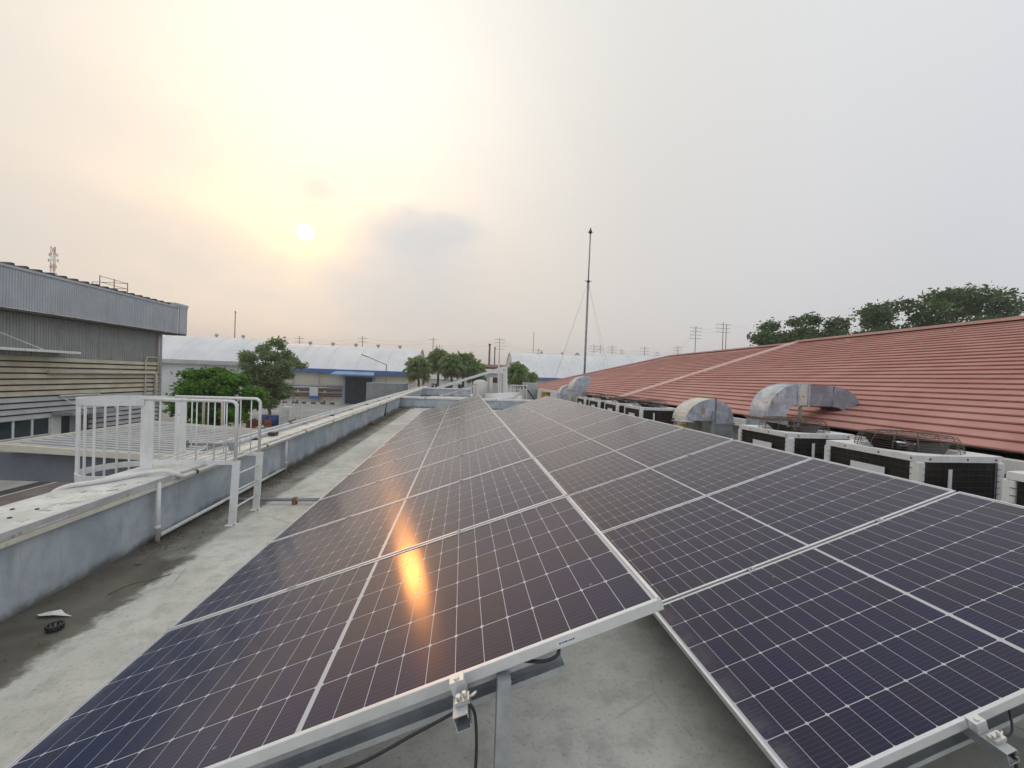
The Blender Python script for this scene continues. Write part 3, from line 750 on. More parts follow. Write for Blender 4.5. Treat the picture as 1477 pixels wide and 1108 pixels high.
for k in range(12):
    t = PI / 2 + PI * (k + .3) / 11.6
    x_, y_ = xb - .36 + (hr - .008) * math.cos(t), yc + (hr - .008) * math.sin(t)
    MB().box(x_ - .008, x_ + .008, y_ - .007, y_ + .007, -1.5, 1.30).build('cage_bar', M['ladder'], ld)

# ------------------------------------------------------------------ small litter on the deck
sp = MB(); vs = [(-1.25,1.865,.012),(-1.215,1.84,.016),(-1.13,1.84,.020),(-1.02,1.845,.005),(-1.09,1.875,.010),(-1.14,1.905,.022),(-1.22,1.90,.010),(-1.165,1.87,.026)]
sp.add(vs, [(0,1,7),(1,2,7),(2,3,4),(2,4,7),(4,5,7),(5,6,7),(6,0,7)], False)
tag(sp.build('plastic_scrap', M['white'], fix=False), 'torn white plastic scrap lying on the wet dirty deck', 'litter')
dr = thing('roof_drain', 'small round drain strainer in the wet stain below the plastic scrap', 'drain', (-1.0, 1.70, 0))
mb = MB()
for k in range(10):
    t = 2*PI*k/10; mb.bar((-1.0 + .036*math.cos(t), 1.70 + .036*math.sin(t), .0), (-1.0 + .04*math.cos(t), 1.70 + .04*math.sin(t), .035), .010, .010, (math.cos(t), math.sin(t), 0))
mb.build('strainer_bar', M['dark_metal'], dr)
MB().tube([(-1.0 + .040*math.cos(2*PI*k/16), 1.70 + .040*math.sin(2*PI*k/16), .035) for k in range(16)], .006, 6, closed=True).build('rim', M['dark_metal'], dr)
MB().tube([(-1, 1.7, .004), (-1, 1.7, .012)], .034, 12).build('bowl', M['black'], dr)
tag(MB().tube(smooth_path([(-1.02, 2.12, .008), (-.93, 2.22, .03), (-.85, 2.33, .015), (-.79, 2.42, .008)]), [.004]*24 + [.003], 6).build('twig', M['bark']), 'long dark twig at the edge of the wet stain', 'twig')
def litter(n, fx, fy, size, seed):
    rn = random.Random(seed); mb_ = MB()
    for _ in range(n):
        x_, y_ = fx(rn), fy(rn); s_ = size * rn.uniform(.5, 1.3); a = rn.uniform(0, 2*PI); e = Vector((math.cos(a), math.sin(a), rn.uniform(-.2, .4))) * s_; f_ = Vector((-math.sin(a), math.cos(a), rn.uniform(-.2, .5))) * s_ * .5
        p_ = Vector((x_, y_, .006 + rn.random() * .02 + s_*.2))
        mb_.add([p_ - e, p_ - f_, p_ + e, p_ + f_ + Vector((0, 0, s_*.3))], [(0, 1, 2, 3)])
    return mb_
tag(litter(5200, lambda r_: px_(8) + .06 + abs(r_.gauss(0, .10)) * (1 + .8*r_.random()), lambda r_: r_.uniform(2.9, 19.8), .0115, 2).build('leaf_litter', M['leaf_litter'], fix=False), kind='stuff')
tag(litter(700, lambda r_: r_.uniform(-1.42, -.85), lambda r_: r_.uniform(.5, 16), .010, 5).build('leaf_litter', M['leaf_litter'], fix=False), kind='stuff')
tag(litter(120, lambda r_: px_(19) + .1 + abs(r_.gauss(0, .28)), lambda r_: 19.6 + r_.gauss(0, .45), .04, 9).build('orange_leaves', M['leaf_orange'], fix=False), kind='stuff')
tag(litter(40, lambda r_: px_(13) + .06 + abs(r_.gauss(0, .06)), lambda r_: 12.9 + r_.gauss(0, .25), .04, 19).build('orange_leaves', M['leaf_orange'], fix=False), kind='stuff')
for i, (x_, y_) in enumerate(((-1.17, 2.62), (-1.10, 2.72), (-.86, 2.55), (-.93, 1.55))):
    mm = litter(1, lambda r_: x_, lambda r_: y_, .035, 30 + i)
    tag(mm.build('fallen_leaf', M['leaf_orange'], fix=False), ['curled brown leaf by the wall foot in the wet stain', 'pale brown leaf beside the wall foot leaf', 'dry leaf at the far tip of the wet stain', 'small orange leaf in front of the drain strainer'][i], 'leaf')

# ------------------------------------------------------------------ condenser units
def make_ac():
    W_, L_, H0, H1 = .90, .95, .12, 1.145
    r_ = thing('condenser_unit', '', 'air conditioner', (5.5, 1.93, 0), (0, 0, 0), 'condenser units beside the red roof')
    b = lambda mb_, nm, m_, p=None: mb_.build(nm, M[m_], p or r_, local=True)
    for (x0, y0) in ((0, 0), (W_-.075, 0), (0, L_-.075), (W_-.075, L_-.075)):
        b(MB().bbox(x0, x0+.075, y0, y0+.075, H0, H1-.055, .008), 'corner_post', 'white')
    b(MB().bbox(0, W_, 0, L_, .05, H0-.002, .008), 'base_pan', 'white')
    for x0 in (.08, W_-.16): b(MB().box(x0, x0+.08, .02, L_-.02, .0, .048), 'skid', 'galv_dull')
    # top panel with round fan opening
    tp = MB(); n = 32; cx, cy, rad = W_/2, L_/2, .36
    outer = []
    for k in range(n):
        t = 2*PI*k/n; c_, s_ = math.cos(t), math.sin(t); q_ = max(abs(c_)/(W_/2), abs(s_)/(L_/2)); outer.append((cx + c_/q_, cy + s_/q_))
    inner = [(cx + rad*math.cos(2*PI*k/n), cy + rad*math.sin(2*PI*k/n)) for k in range(n)]
    z0, z1 = H1 - .055, H1
    vs = [(*p_, z1) for p_ in outer] + [(*p_, z1) for p_ in inner] + [(*p_, z1 - .18) for p_ in inner] + [(*p_, z0) for p_ in outer]
    fs = []
    for k in range(n):
        j = (k+1) % n; fs += [(k, j, n+j, n+k), (n+k, n+j, 2*n+j, 2*n+k), (3*n+k, 3*n+j, j, k)]
    tp.add(vs, fs); b(tp, 'top_panel', 'white')
    # coils and wire guards on the four faces
    for nm, bx in (('coil', (.02, .03, .07, L_-.07, H0, z0)), ('coil', (W_-.03, W_-.02, .07, L_-.07, H0, z0)), ('coil', (.07, W_-.07, .02, .03, H0, z0)), ('coil', (.07, W_-.07, L_-.03, L_-.02, H0, z0))):
        c_ = b(MB().box(*bx), nm, 'coil')
        wg = MB(); xface = bx[1] - bx[0] < .05
        for k in range(17):
            zz = H0 + .03 + k * .055
            if zz > z0 - .02: break
            if xface:
                xf = -.002 if bx[0] < .5 else W_ + .002; wg.box(xf-.002, xf+.002, .05, L_-.05, zz, zz+.004)
            else:
                yf = -.002 if bx[2] < .5 else L_ + .002; wg.box(.05, W_-.05, yf-.002, yf+.002, zz, zz+.004)
        for k in range(13):
            if xface:
                yy = .09 + k*.064; xf = .001 if bx[0] < .5 else W_ - .001; wg.box(xf-.002, xf+.002, yy, yy+.004, H0, z0)
            else:
                xx = .09 + k*.06; yf = .001 if bx[2] < .5 else L_ - .001; wg.box(xx, xx+.004, yf-.002, yf+.002, H0, z0)
        b(wg, 'guard_grille', 'dark_metal', c_)
    b(MB().box(-.012, -.005, .28, .62, .89, .985), 'name_plate', 'label')
    b(MB().box(.30, .335, -.010, -.004, H0 + .3, z0 - .06), 'tie_strap', 'label')
    for (x_, y_) in ((.12, 0), (.5, 0), (.8, 0)):
        b(MB().tube([(x_, -.002, z1-.028), (x_, .004, z1-.028)], .011, 6), 'screw', 'rust')
    for y_ in (.06, .35, .7):
        b(MB().tube([(-.002, y_, z1-.028), (.004, y_, z1-.028)], .011, 6), 'screw', 'rust')
    # bulging wire fan guard
    gd = MB()
    def ring(rr, z, r2=.0024): gd.tube([(cx + rr*math.cos(2*PI*k/28), cy + rr*math.sin(2*PI*k/28), z) for k in range(28)], r2, 4, closed=True)
    for k in range(7): ring(.40 - .055 * (k/6)**2, z1 + .004 + .022 * k)
    for k in range(6): ring(.33 - .05 * k, z1 + .140 + .004 * k)
    for k in range(14):
        t = 2*PI*k/14; c_, s_ = math.cos(t), math.sin(t)
        gd.tube([(cx + r0*c_, cy + r0*s_, zz) for r0, zz in ((.402, z1), (.39, z1+.07), (.347, z1+.138), (.2, z1+.155), (.07, z1+.162))], .0032, 4)
    b(gd, 'fan_guard', 'guard_wire')
    fn = MB(); fn.tube([(cx, cy, z1 - .12), (cx, cy, z1 + .04)], .07, 12)
    hub = b(fn, 'fan_hub', 'black')
    for k in range(4):
        bl = MB(); t0 = k*PI/2 + .4; vs = []
        for i in range(4):
            rr = .07 + .085*i; wd = .32 + .06*i
            vs += [(cx + rr*math.cos(t0-wd), cy + rr*math.sin(t0-wd), z1 - .05 - .01*i), (cx + rr*math.cos(t0+wd), cy + rr*math.sin(t0+wd), z1 + .05 + .01*i)]
        bl.add(vs, [(2*i, 2*i+1, 2*i+3, 2*i+2) for i in range(3)], True); b(bl, 'fan_blade', 'black', hub)
    return r_
ac0 = make_ac()
acs = [(1.93, 'condenser unit with wire fan guard, second from the right end of the row'), (.42, 'condenser unit at the right picture edge, mostly cut off'), (3.36, 'condenser unit standing in front of the arched swan neck duct'),
       (7.61, 'condenser unit just beyond the cream hooded duct'), (9.05, 'second condenser unit beyond the cream hooded duct'), (10.5, 'third condenser unit beyond the cream hooded duct'), (11.9, 'farthest condenser unit, next to the blue grey elbow duct')]
for i, (y_, lb) in enumerate(acs):
    o = ac0 if i == 0 else copy_tree(ac0)
    o.location = (5.5, y_, 0); o['label'] = lb

# ------------------------------------------------------------------ galvanised ducts
def duct_path(path, hw, hh, yc_, name, m_, root):
    """rectangular duct swept in an xz plane; hw half width along y, hh half height"""
    vs = []; n = len(path)
    for i, (x_, z_) in enumerate(path):
        a_ = path[max(i-1, 0)]; b_ = path[min(i+1, n-1)]; d = Vector((b_[0]-a_[0], 0, b_[1]-a_[1])).normalized(); nn = Vector((-d.z, 0, d.x)) * hh
        for sx, sn in ((-1, -1), (1, -1), (1, 1), (-1, 1)): vs.append((x_ + nn.x*sn, yc_ + hw*sx, z_ + nn.z*sn))
    fs = []
    for i in range(n-1):
        for j in range(4): fs.append((i*4+j, i*4+(j+1)%4, i*4+4+(j+1)%4, i*4+4+j))
    return MB().add(vs, fs).build(name, m_, root)
def collar(root, c_, ex, ez, ey, ax, m_='duct'):
    """flange ring around a duct; c_ centre, half sizes, ax 'x' or 'z'"""
    mb_ = MB(); t = .022; x_, y_, z_ = c_
    if ax == 'z':
        mb_.box(x_-ex-t, x_+ex+t, y_-ey-t, y_-ey-.001, z_-.015, z_+.015).box(x_-ex-t, x_+ex+t, y_+ey+.001, y_+ey+t, z_-.015, z_+.015)
        mb_.box(x_-ex-t, x_-ex-.001, y_-ey, y_+ey, z_-.014, z_+.014).box(x_+ex+.001, x_+ex+t, y_-ey, y_+ey, z_-.014, z_+.014)
    else:
        mb_.box(x_-.015, x_+.015, y_-ey-t, y_-ey-.001, z_-ez-t, z_+ez+t).box(x_-.015, x_+.015, y_+ey+.001, y_+ey+t, z_-ez-t, z_+ez+t)
        mb_.box(x_-.014, x_+.014, y_-ey, y_+ey, z_+ez+.001, z_+ez+t).box(x_-.014, x_+.014, y_-ey, y_+ey, z_-ez-t, z_-ez-.001)
    return mb_.build('flange', M[m_], root)
# swan neck over the second unit
dk = thing('exhaust_duct', 'rust streaked swan neck exhaust duct arching over onto the red roof', 'duct', (6.5, 4.95, 0))
hh, hw = .165, .21
Y1 = 5.0
px0, zr = 6.50, 1.30
arc = [(px0, z_) for z_ in (.0, .6, 1.2)] 
duct_path(arc, hw, hh*1.25, Y1, 'riser', M['duct'], dk)
rad = .36
cen = (px0 + rad, 1.235)
elb = [(cen[0] - rad*math.cos(t), cen[1] + rad*math.sin(t)) for t in [PI/2*k/10 for k in range(11)]]
duct_path([(px0, 1.203)] + elb, hw, hh, Y1, 'elbow', M['duct'], dk)
x1 = elb[-1][0]; z1_ = elb[-1][1]
duct_path([(x1 + .002, z1_), (x1 + .18, z1_)], hw*1.02, hh*1.02, Y1, 'band', M['duct_cream'], dk)
duct_path([(x1 + .182, z1_), (x1 + .62, z1_ - .01)], hw, hh, Y1, 'straight', M['duct_grey'], dk)
x2 = x1 + .62
duct_path([(x2 + .002, z1_ - .01), (x2 + .16, z1_ - .03), (x2 + .29, z1_ - .10), (x2 + .36, z1_ - .19)], hw, hh, Y1, 'mouth', M['duct_grey'], dk)
collar(dk, (x1, Y1, z1_), .0, hh, hw, 'x'); collar(dk, (x1 + .18, Y1, z1_), 0, hh, hw, 'x')
collar(dk, (px0, Y1, 1.2), hh*1.25, 0, hw, 'z', 'rust')
MB().bar((7.05, 4.95, .5), (7.05, 4.95, z1_ - hh), .04, .04).build('stay', M['galv'], dk)
# hooded duct between the units
d2 = thing('hood_duct', 'short mottled duct with cream curved hood facing the panels', 'duct', (6.1, 5.75, 0))
Y2 = 5.85
duct_path([(6.20, 0), (6.20, 1.02)], .19, .17, Y2, 'riser', M['galv_dull'], d2)
rad = .20; cen = (6.20 - rad, 1.06)
e2 = [(cen[0] + rad*math.cos(t), cen[1] + rad*math.sin(t)) for t in [PI/2*k/8 for k in range(9)]]
duct_path([(6.20, 1.022)] + e2, .19, .185, Y2, 'elbow', M['duct'], d2)
hd = [(cen[0] + .0 + (rad+.185)*0 - (.36)*math.sin(t), 1.06 + .03 + .36*math.cos(t)*1.0) for t in [PI/2*k/8 for k in range(9)]]
mb = MB(); vs = []
for k in range(10):
    t = PI/2*k/9; vs += [(cen[0] - .56*math.sin(t), Y2 - .23, 1.06 + .40*math.cos(t)), (cen[0] - .56*math.sin(t), Y2 + .23, 1.06 + .40*math.cos(t))]
mb.add(vs, [(2*k, 2*k+1, 2*k+3, 2*k+2) for k in range(9)], False)
mb.build('hood', M['duct_cream'], d2)
for s_ in (-1, 1):
    mb = MB(); vs = [(cen[0], Y2 + s_*.228, 1.07)] + [(cen[0] - .56*math.sin(PI/2*k/9), Y2 + s_*.228, 1.06 + .40*math.cos(PI/2*k/9)) for k in range(10)]
    mb.add(vs, [(0, k, k+1) for k in range(1, 10)]); mb.build('hood_side', M['duct'], d2)
MB().box(cen[0]-.008, cen[0]+.008, Y2-.24, Y2+.24, 1.05, 1.47).build('flange', M['rust'], d2)
collar(d2, (6.2, Y2, 1.02), .17, 0, .19, 'z', 'galv_dull')
MB().box(5.93, 5.99, 5.60, 5.64, 0, 1.25).build('stay', M['galv'], d2)
tag(MB().tube([(5.62, 6.05, .0), (5.62, 6.05, .93)], .05, 10).tube([(5.62, 6.05, .86), (5.62, 6.05, .97)], .085, 12).build('yellow_valve', M['yellow']), 'yellow capped pipe fitting in front of the cream hooded duct', 'valve')
tag(MB().box(5.75, 5.95, 6.25, 6.6, 0, .95).box(5.72, 5.98, 6.22, 6.63, .952, .98).build('grey_cabinet', M['galv_dull']), 'small grey metal cabinet beside the cream hooded duct', 'cabinet')
# large elbow far along the row
def big_elbow(x_, y_, s_, top, label, m_):
    r_ = thing('elbow_duct', label, 'duct', (x_, y_, 0))
    rad = .27*s_; hh = .26*s_; hw_ = .30*s_
    zc = top - rad - hh
    duct_path([(x_, 0), (x_, zc)], hw_, hh, y_, 'riser', M['galv'], r_)
    e_ = [(x_ + rad - rad*math.cos(t), zc + .002 + rad*math.sin(t)) for t in [PI*.62*k/10 for k in range(11)]]
    duct_path(e_, hw_, hh, y_, 'elbow', M[m_], r_)
    collar(r_, (x_, y_, zc), hh, 0, hw_, 'z', 'galv_dull')
    return r_
big_elbow(5.62, 13.3, 1.0, 1.86, 'large blue grey elbow duct at the far end of the condenser row', 'duct')
big_elbow(5.85, 16.2, .8, 1.5, 'small elbow duct behind the large blue grey one', 'duct')
tag(MB().box(5.45, 5.75, 12.95, 13.05, .0, 1.02).tube([(5.55, 12.9, 0), (5.55, 12.9, 1.08)], .05, 8).build('yellow_valve', M['yellow']), 'yellow valve standing before the large elbow duct', 'valve')

# ------------------------------------------------------------------ red roof building
XE, ZE, SLP = 7.0, 1.09, .3333
XG = 13.73; ZG = ZE + SLP * (XG - XE)
YV = 12.55; YN = -9.0; YF0, YF1 = 32.5, 21.9     # far corner of the eave, far end of the ridge
rb = thing('red_roof_building', 'long building with salmon red board roof on the right', 'building', (10, 5, GZ))
MB().box(7.32, 20.1, YN + .3, 21.5, GZ, ZE + .02).build('wall', M['roof_wall'], rb)
MB().add([(7.02,YN,ZE-.10),(7.02,YF0,ZE-.10),(XG,YF1,ZG-.10),(XG,YN,ZG-.10)], [(0,1,2,3)]).add([(XG,YN,ZG-.10),(XG,YF1,ZG-.10),(20.4,YF0,ZE-.1),(20.4,YN,ZE-.1)], [(0,1,2,3)]).add([(7.02,YF0,ZE-.1),(20.4,YF0,ZE-.1),(XG,YF1,ZG-.1)], [(0,1,2)]).build('roof_underlay', M['dark_metal'], rb)
NC = 28; dX = (XG - XE) / NC
def course(x0, ya, yb0, yb1, lift):
    """one lapped board course: front lip proud, back tucked under the next"""
    x1_ = x0 + dX * 1.12; zA = ZE + SLP*(x0-XE) + lift + .020; zB = ZE + SLP*(x1_-XE) + lift - .010
    vs = [(x0,ya,zA),(x0,yb0,zA),(x1_,yb1,zB),(x1_,ya,zB),(x0+.006,ya,zA-.018),(x0+.006,yb0,zA-.018)]
    return MB().add(vs, [(0,3,2,1),(0,1,5,4),(1,2,5),(0,4,3)])
first = None
for k in range(NC):
    x0 = XE + k*dX
    if first is None: first = course(XE, YN, YV, YV, .05).build('roof_board', M['tile'], rb)
    else:
        o = piece(first, 'roof_board', (k*dX, 0, k*dX*SLP), rb)
    f0 = (x0 - XE) / (XG - XE); f1 = min(1, (x0 + dX*1.12 - XE) / (XG - XE))
    course(x0, YV + .02, YF0 + (YF1 - YF0)*f0, YF0 + (YF1 - YF0)*f1, .0).build('roof_board', M['tile'], rb)
# verge flashing between the two roof parts, ridge and hip caps
mb = MB(); mb.bar((XE - .02, YV + .10, ZE + .085), (XG, YV + .10, ZG + .085), .46, .03); mb.bar((XE - .02, YV - .12, ZE + .055), (XG, YV - .12, ZG + .055), .03, .07)
mb.build('verge_cap', M['tile_cap'], rb)
mb = MB(); mb.bar((XG, YN, ZG + .08), (XG, YV, ZG + .08), .34, .07); mb.bar((XG, YV, ZG + .03), (XG, YF1, ZG + .03), .30, .06); mb.build('ridge_cap', M['tile_cap'], rb)
MB().bar((XE, YF0, ZE + .02), (XG, YF1, ZG + .03), .22, .06).build('hip_cap', M['tile_cap'], rb)
MB().box(6.86, 7.0, YN, 31, .93, 1.07).build('gutter', M['white'], rb)

# ------------------------------------------------------------------ left factory building
XF = -24.0; YR = 37.0
lb_ = thing('factory_hall', 'large grey factory hall with beige board wall and deep sheet metal fascia', 'building', (-35, 18, GZ))
MB().box(-52, XF, -22, YR, GZ, 4.62).build('wall', M['dark_sheet'], lb_)
def corr(x_, y0, y1, z0, z1, pitch, dep, m_, name):
    """vertical corrugated sheet, facing +x"""
    n = int((y1 - y0) / pitch); vs = []; fs = []
    for k in range(n):
        yy = y0 + k*pitch
        for a_, d_ in ((0, 0), (.30, 0), (.42, dep), (.88, dep)):
            vs += [(x_ + d_, yy + a_*pitch, z0), (x_ + d_, yy + a_*pitch, z1)]
    vs += [(x_, y0 + n*pitch, z0), (x_, y0 + n*pitch, z1)]
    return MB().add(vs, [(2*k, 2*k+2, 2*k+3, 2*k+1) for k in range(len(vs)//2 - 1)]).build(name, m_, lb_, fix=False)
corr(XF + .02, 4, YR - .25, 2.02, 4.5, .17, .035, M['dark_sheet'], 'upper_cladding')
YB = 38.65
# fascia: tilts slightly, top is higher at the far end in the photograph
corr(-23.02, 2, YB - 1.0, 4.58, 6.72, .15, .03, M['fascia'], 'fascia_sheet')
MB().box(-23.04, -22.95, YB - 1.0, YB, 4.57, 6.78).build('fascia_corner', M['fascia'], lb_)
MB().box(-24.6, -22.99, 2, YB, 4.44, 4.565).build('soffit', M['drain'], lb_)  # coloured dark to paint the shadow line under the fascia
MB().box(-23.2, -22.93, 2, YB + .02, 6.73, 6.87).build('fascia_cap', M['fascia'], lb_)
MB().box(-27, -22.9, YB - 1.6, YB + .06, 6.88, 7.12).build('end_cap', M['fascia'], lb_)
MB().add([(-22.98, 2, 6.88), (-22.98, YB - 1.62, 6.88), (-38, YB - 1.62, 8.2), (-38, 2, 8.2)], [(0, 1, 2, 3)]).build('roof', M['fascia'], lb_)
rib = MB(); rib.extrude([(-.13, .0), (-.08, .14), (.08, .14), (.13, .0)], 'x', 0, .9)
r0 = None
for k in range(46):
    yy = 3.2 + k * .755
    if yy > YB - 2.2: break
    if r0 is None: r0 = rib.build('roof_rib', M['drain'], lb_, local=True)  # dark colour painted on for the shade in the hollow rib ends
    o = r0 if k == 0 else piece(r0, 'roof_rib', (0, 0, 0), lb_)
    o.location = Vector((-23.85, yy, 6.885)) - OFF[lb_.name]
MB().box(XF - .05, XF + .16, YR - .22, YR + .03, -3.5, 4.46).build('corner_trim', M['galv_dull'], lb_)
MB().tube([(XF + .25, YR - .5, 1.2), (XF + .25, YR - .5, 4.4)], .06, 8).build('downpipe', M['cream_pipe'], lb_)
# horizontal boards, each a separate lapped plank
def plank(z0, h_, y0, y1, m_):
    pr_ = [(XF + .03, z0 + h_), (XF + .06, z0 + h_ - .01), (XF + .16, z0 + .115), (XF + .16, z0 + .09), (XF + .03, z0 + .085)]
    mb_ = MB(); n = len(pr_); vs = [(a_, y0, b_) for a_, b_ in pr_] + [(a_, y1, b_) for a_, b_ in pr_]
    mb_.add(vs, [(i, (i+1) % n, n + (i+1) % n, n + i) for i in range(n)] + [tuple(range(n-1, -1, -1)), tuple(range(n, 2*n))])
    return mb_.build('board', m_, lb_)
MB().box(XF + .002, XF + .022, 4, YR - .26, -1.69, 2.0).box(XF + .002, XF + .022, 30.3, YR - .26, -3.45, -1.70).build('board_gap_shade', M['drain'], lb_)  # dark sheet added to paint the shade in the gaps between boards
z_ = 2.0 - .347
for k in range(7): plank(z_, .347, 4, YR - .25, M['beige']); z_ -= .347
for k in range(4): plank(z_, .347, 4, YR - .25, M['grey_board']); z_ -= .347
zz = z_
while zz > -3.4: plank(zz, .347, 30.3, YR - .25, M['grey_board']); zz -= .347
# windows
yy = 18.15
while yy < 27.5:
    wf = MB().box(XF, XF + .07, yy, yy + 1.05, -1.76, -1.70).box(XF, XF + .07, yy, yy + 1.05, -2.80, -2.74).box(XF, XF + .07, yy, yy + .05, -2.739, -1.761).box(XF, XF + .07, yy + 1.0, yy + 1.05, -2.739, -1.761).build('window', M['white'], lb_)
    MB().box(XF + .01, XF + .03, yy + .052, yy + .998, -2.738, -1.762).build('pane', M['glass'], wf); yy += 1.058
MB().box(XF + .001, XF + .10, 16, 27.6, -2.95, -2.81).build('sill', M['grey_board'], lb_)
MB().box(XF + .001, XF + .12, 16, 27.68, -3.5, -2.96).build('plinth', M['roof_wall'], lb_)
MB().box(XF + .001, XF + .10, 27.7, 28.35, -3.5, -1.75).build('wall_pier', M['white'], lb_)
dd = MB().box(XF + .001, XF + .05, 28.36, 30.25, -3.5, -1.7).build('doorway', M['dark_door'], lb_)  # dark panel stands for the shade inside the open doorway
MB().box(XF + .055, XF + .09, 28.95, 30.1, -3.48, -1.8).build('door_leaf', M['dark_sheet'], dd)
aw = MB().box(XF + .1, XF + 1.3, 27.7, 31.4, -1.62, -1.42).build('door_awning', M['galv_dull'], lb_)
MB().bar((XF + .15, 28.3, -.5), (XF + 1.2, 28.9, -1.42), .05, .05).build('awning_stay', M['white'], aw)
MB().bar((XF + .15, 31.0, -.5), (XF + 1.2, 31.2, -1.42), .05, .05).build('awning_stay', M['white'], aw)
aw = MB().box(XF + .1, XF + 1.2, 16, 28.3, 2.28, 2.42).build('window_awning', M['white'], lb_)
for y_ in (18, 22, 25.4):
    MB().bar((XF + .1, y_ - .8, 3.3), (XF + 1.1, y_ + .6, 2.43), .04, .04).build('awning_stay', M['white'], aw)
wp = MB().tube([(XF + .25, 27.3, 1.1), (XF + .25, 36.1, 1.1), (XF + .25, 36.25, .95), (XF + .25, 36.25, -1.6)], .11, 8).build('wall_pipe', M['cream_pipe'], lb_)
MB().tube([(XF + .22, 36.4, 2.38), (XF + .22, 35.3, 2.38), (XF + .22, 35.15, 2.2), (XF + .22, 35.15, -3)], .05, 8).build('wall_pipe', M['cream_pipe'], lb_)
MB().tube([(XF + .22, 28.1, -.42), (XF + .22, 31.0, -.42)], .05, 8).build('wall_pipe', M['white'], lb_)
rr = thing('roof_railing', 'thin steel guard rail standing on the factory hall roof', 'railing', (-25.5, 34.5, 6.9))
for y_ in (33.6, 34.9, 36.2):
    MB().tube([(-26, y_, 6.7), (-26, y_, 8.4)], .03, 6).build('post', M['pole'], rr)
MB().tube([(-28.6, 36.2, 6.7), (-28.6, 36.2, 8.3)], .03, 6).build('post', M['pole'], rr)
for z_ in (8.35, 7.9, 7.45):
    MB().tube([(-26, 33.6, z_), (-26, 36.2, z_), (-28.6, 36.2, z_)], .022, 6).build('rail', M['pole'], rr)

# ------------------------------------------------------------------ sheet metal canopy below
cn = thing('canopy_roof', 'flat ribbed metal canopy with cream edges below the ladder', 'canopy', (-7, 13.5, GZ))
def cz(x): return -.5 - (x + 10.3) * .063
x0c, x1c, y0c, y1c = -10.25, -2.2, 10.85, 16.2
MB().add([(x0c,y0c,cz(x0c)),(x1c,y0c,cz(x1c)),(x1c,y1c,cz(x1c)),(x0c,y1c,cz(x0c)),(x0c,y0c,cz(x0c)-.03),(x1c,y0c,cz(x1c)-.03),(x1c,y1c,cz(x1c)-.03),(x0c,y1c,cz(x0c)-.03)], [(0,3,2,1)[::-1],(4,5,6,7),(0,1,5,4),(1,2,6,5),(2,3,7,6),(3,0,4,7)]).build('roof_sheet', M['canopy_sheet'], cn)
r0 = None
for k in range(17):
    yy = y0c + .2 + k * .305
    mb_ = MB().bar((x0c + .05, yy, cz(x0c) + .018), (x1c - .02, yy, cz(x1c) + .018), .11, .045)
    if r0 is None: r0 = mb_.build('roof_rib', M['canopy_sheet'], cn)
    else: piece(r0, 'roof_rib', (0, k*.305, 0), cn)
MB().bar((x0c, y0c - .04, cz(x0c) - .02), (x1c, y0c - .04, cz(x1c) - .02), .07, .17).build('edge_trim', M['cream_fascia'], cn)
MB().bar((x0c, y1c + .04, cz(x0c) - .0), (x1c, y1c + .04, cz(x1c) - .0), .07, .13).build('edge_trim', M['cream_fascia'], cn)
MB().bar((x0c - .04, y0c - .07, cz(x0c) - .01), (x0c - .04, y1c + .07, cz(x0c) - .01), .07, .17).build('edge_trim', M['cream_fascia'], cn)
MB().add([(x0c-3.5,y0c+.3,-1.35),(x1c,y0c+.3,-1.75),(x1c,y0c+.3,cz(x1c)-.08),(x0c-3.5,y0c+.3,cz(x0c)-.08),(x0c-3.5,y0c+.34,-1.35),(x1c,y0c+.34,-1.75),(x1c,y0c+.34,cz(x1c)-.08),(x0c-3.5,y0c+.34,cz(x0c)-.08)], [(0,1,2,3),(7,6,5,4),(0,4,5,1),(2,6,7,3),(0,3,7,4),(1,5,6,2)]).build('valance', M['grey_panel'], cn)
for x_ in (-9.8, -6.2, -2.6):
    for y_ in (13.4, 15.9): MB().box(x_-.06, x_+.06, y_-.06, y_+.06, GZ, cz(x_) - .05).build('post', M['galv_dull'], cn)
gt = thing('pipe_gate', 'cream pipe arch standing behind the canopy roof', 'pipe', (-9, 16.9, GZ))
MB().tube([(-8.9, 16.9, GZ), (-8.9, 16.9, .25), (-8.8, 16.9, .36), (-8.3, 16.9, .36), (-8.2, 16.9, .25), (-8.2, 16.9, GZ)], .05, 8).build('pipe', M['cream_pipe'], gt)

# ------------------------------------------------------------------ trees
def leaf_cloud(mb_, clumps, n, size, rn, flat=.6):
    tot = sum(c_[1]*c_[2]*c_[3] for c_ in clumps) ** .9
    for cx, rx, ry, rz, (X, Y, Z) in [(None, c_[1], c_[2], c_[3], c_[0]) for c_ in clumps]:
        k = max(30, int(n * (rx*ry*rz) ** .75 / sum((q_[1]*q_[2]*q_[3]) ** .75 for q_ in clumps)))
        for _ in range(k):
            d = Vector((rn.gauss(0,1), rn.gauss(0,1), rn.gauss(0,1))).normalized(); rr_ = rn.random() ** .33
            rr_ *= 1 + .22 * rn.gauss(0, 1) * (rr_ > .8)
            p_ = Vector((X + d.x*rx*rr_, Y + d.y*ry*rr_, Z + d.z*rz*rr_))
            a = Vector((rn.gauss(0,1), rn.gauss(0,1), rn.gauss(0,.55))).normalized(); b_ = a.orthogonal().normalized()
            b_ = (Matrix.Rotation(rn.uniform(0, 2*PI), 3, a) @ b_)
            s_ = size * rn.uniform(.6, 1.35)
            mb_.add([p_ - a*s_, p_ - b_*s_*.45 + a*s_*.1, p_ + a*s_, p_ + b_*s_*.45 + Vector((0,0,-s_*.2))], [(0,1,2,3)], False)
    return mb_
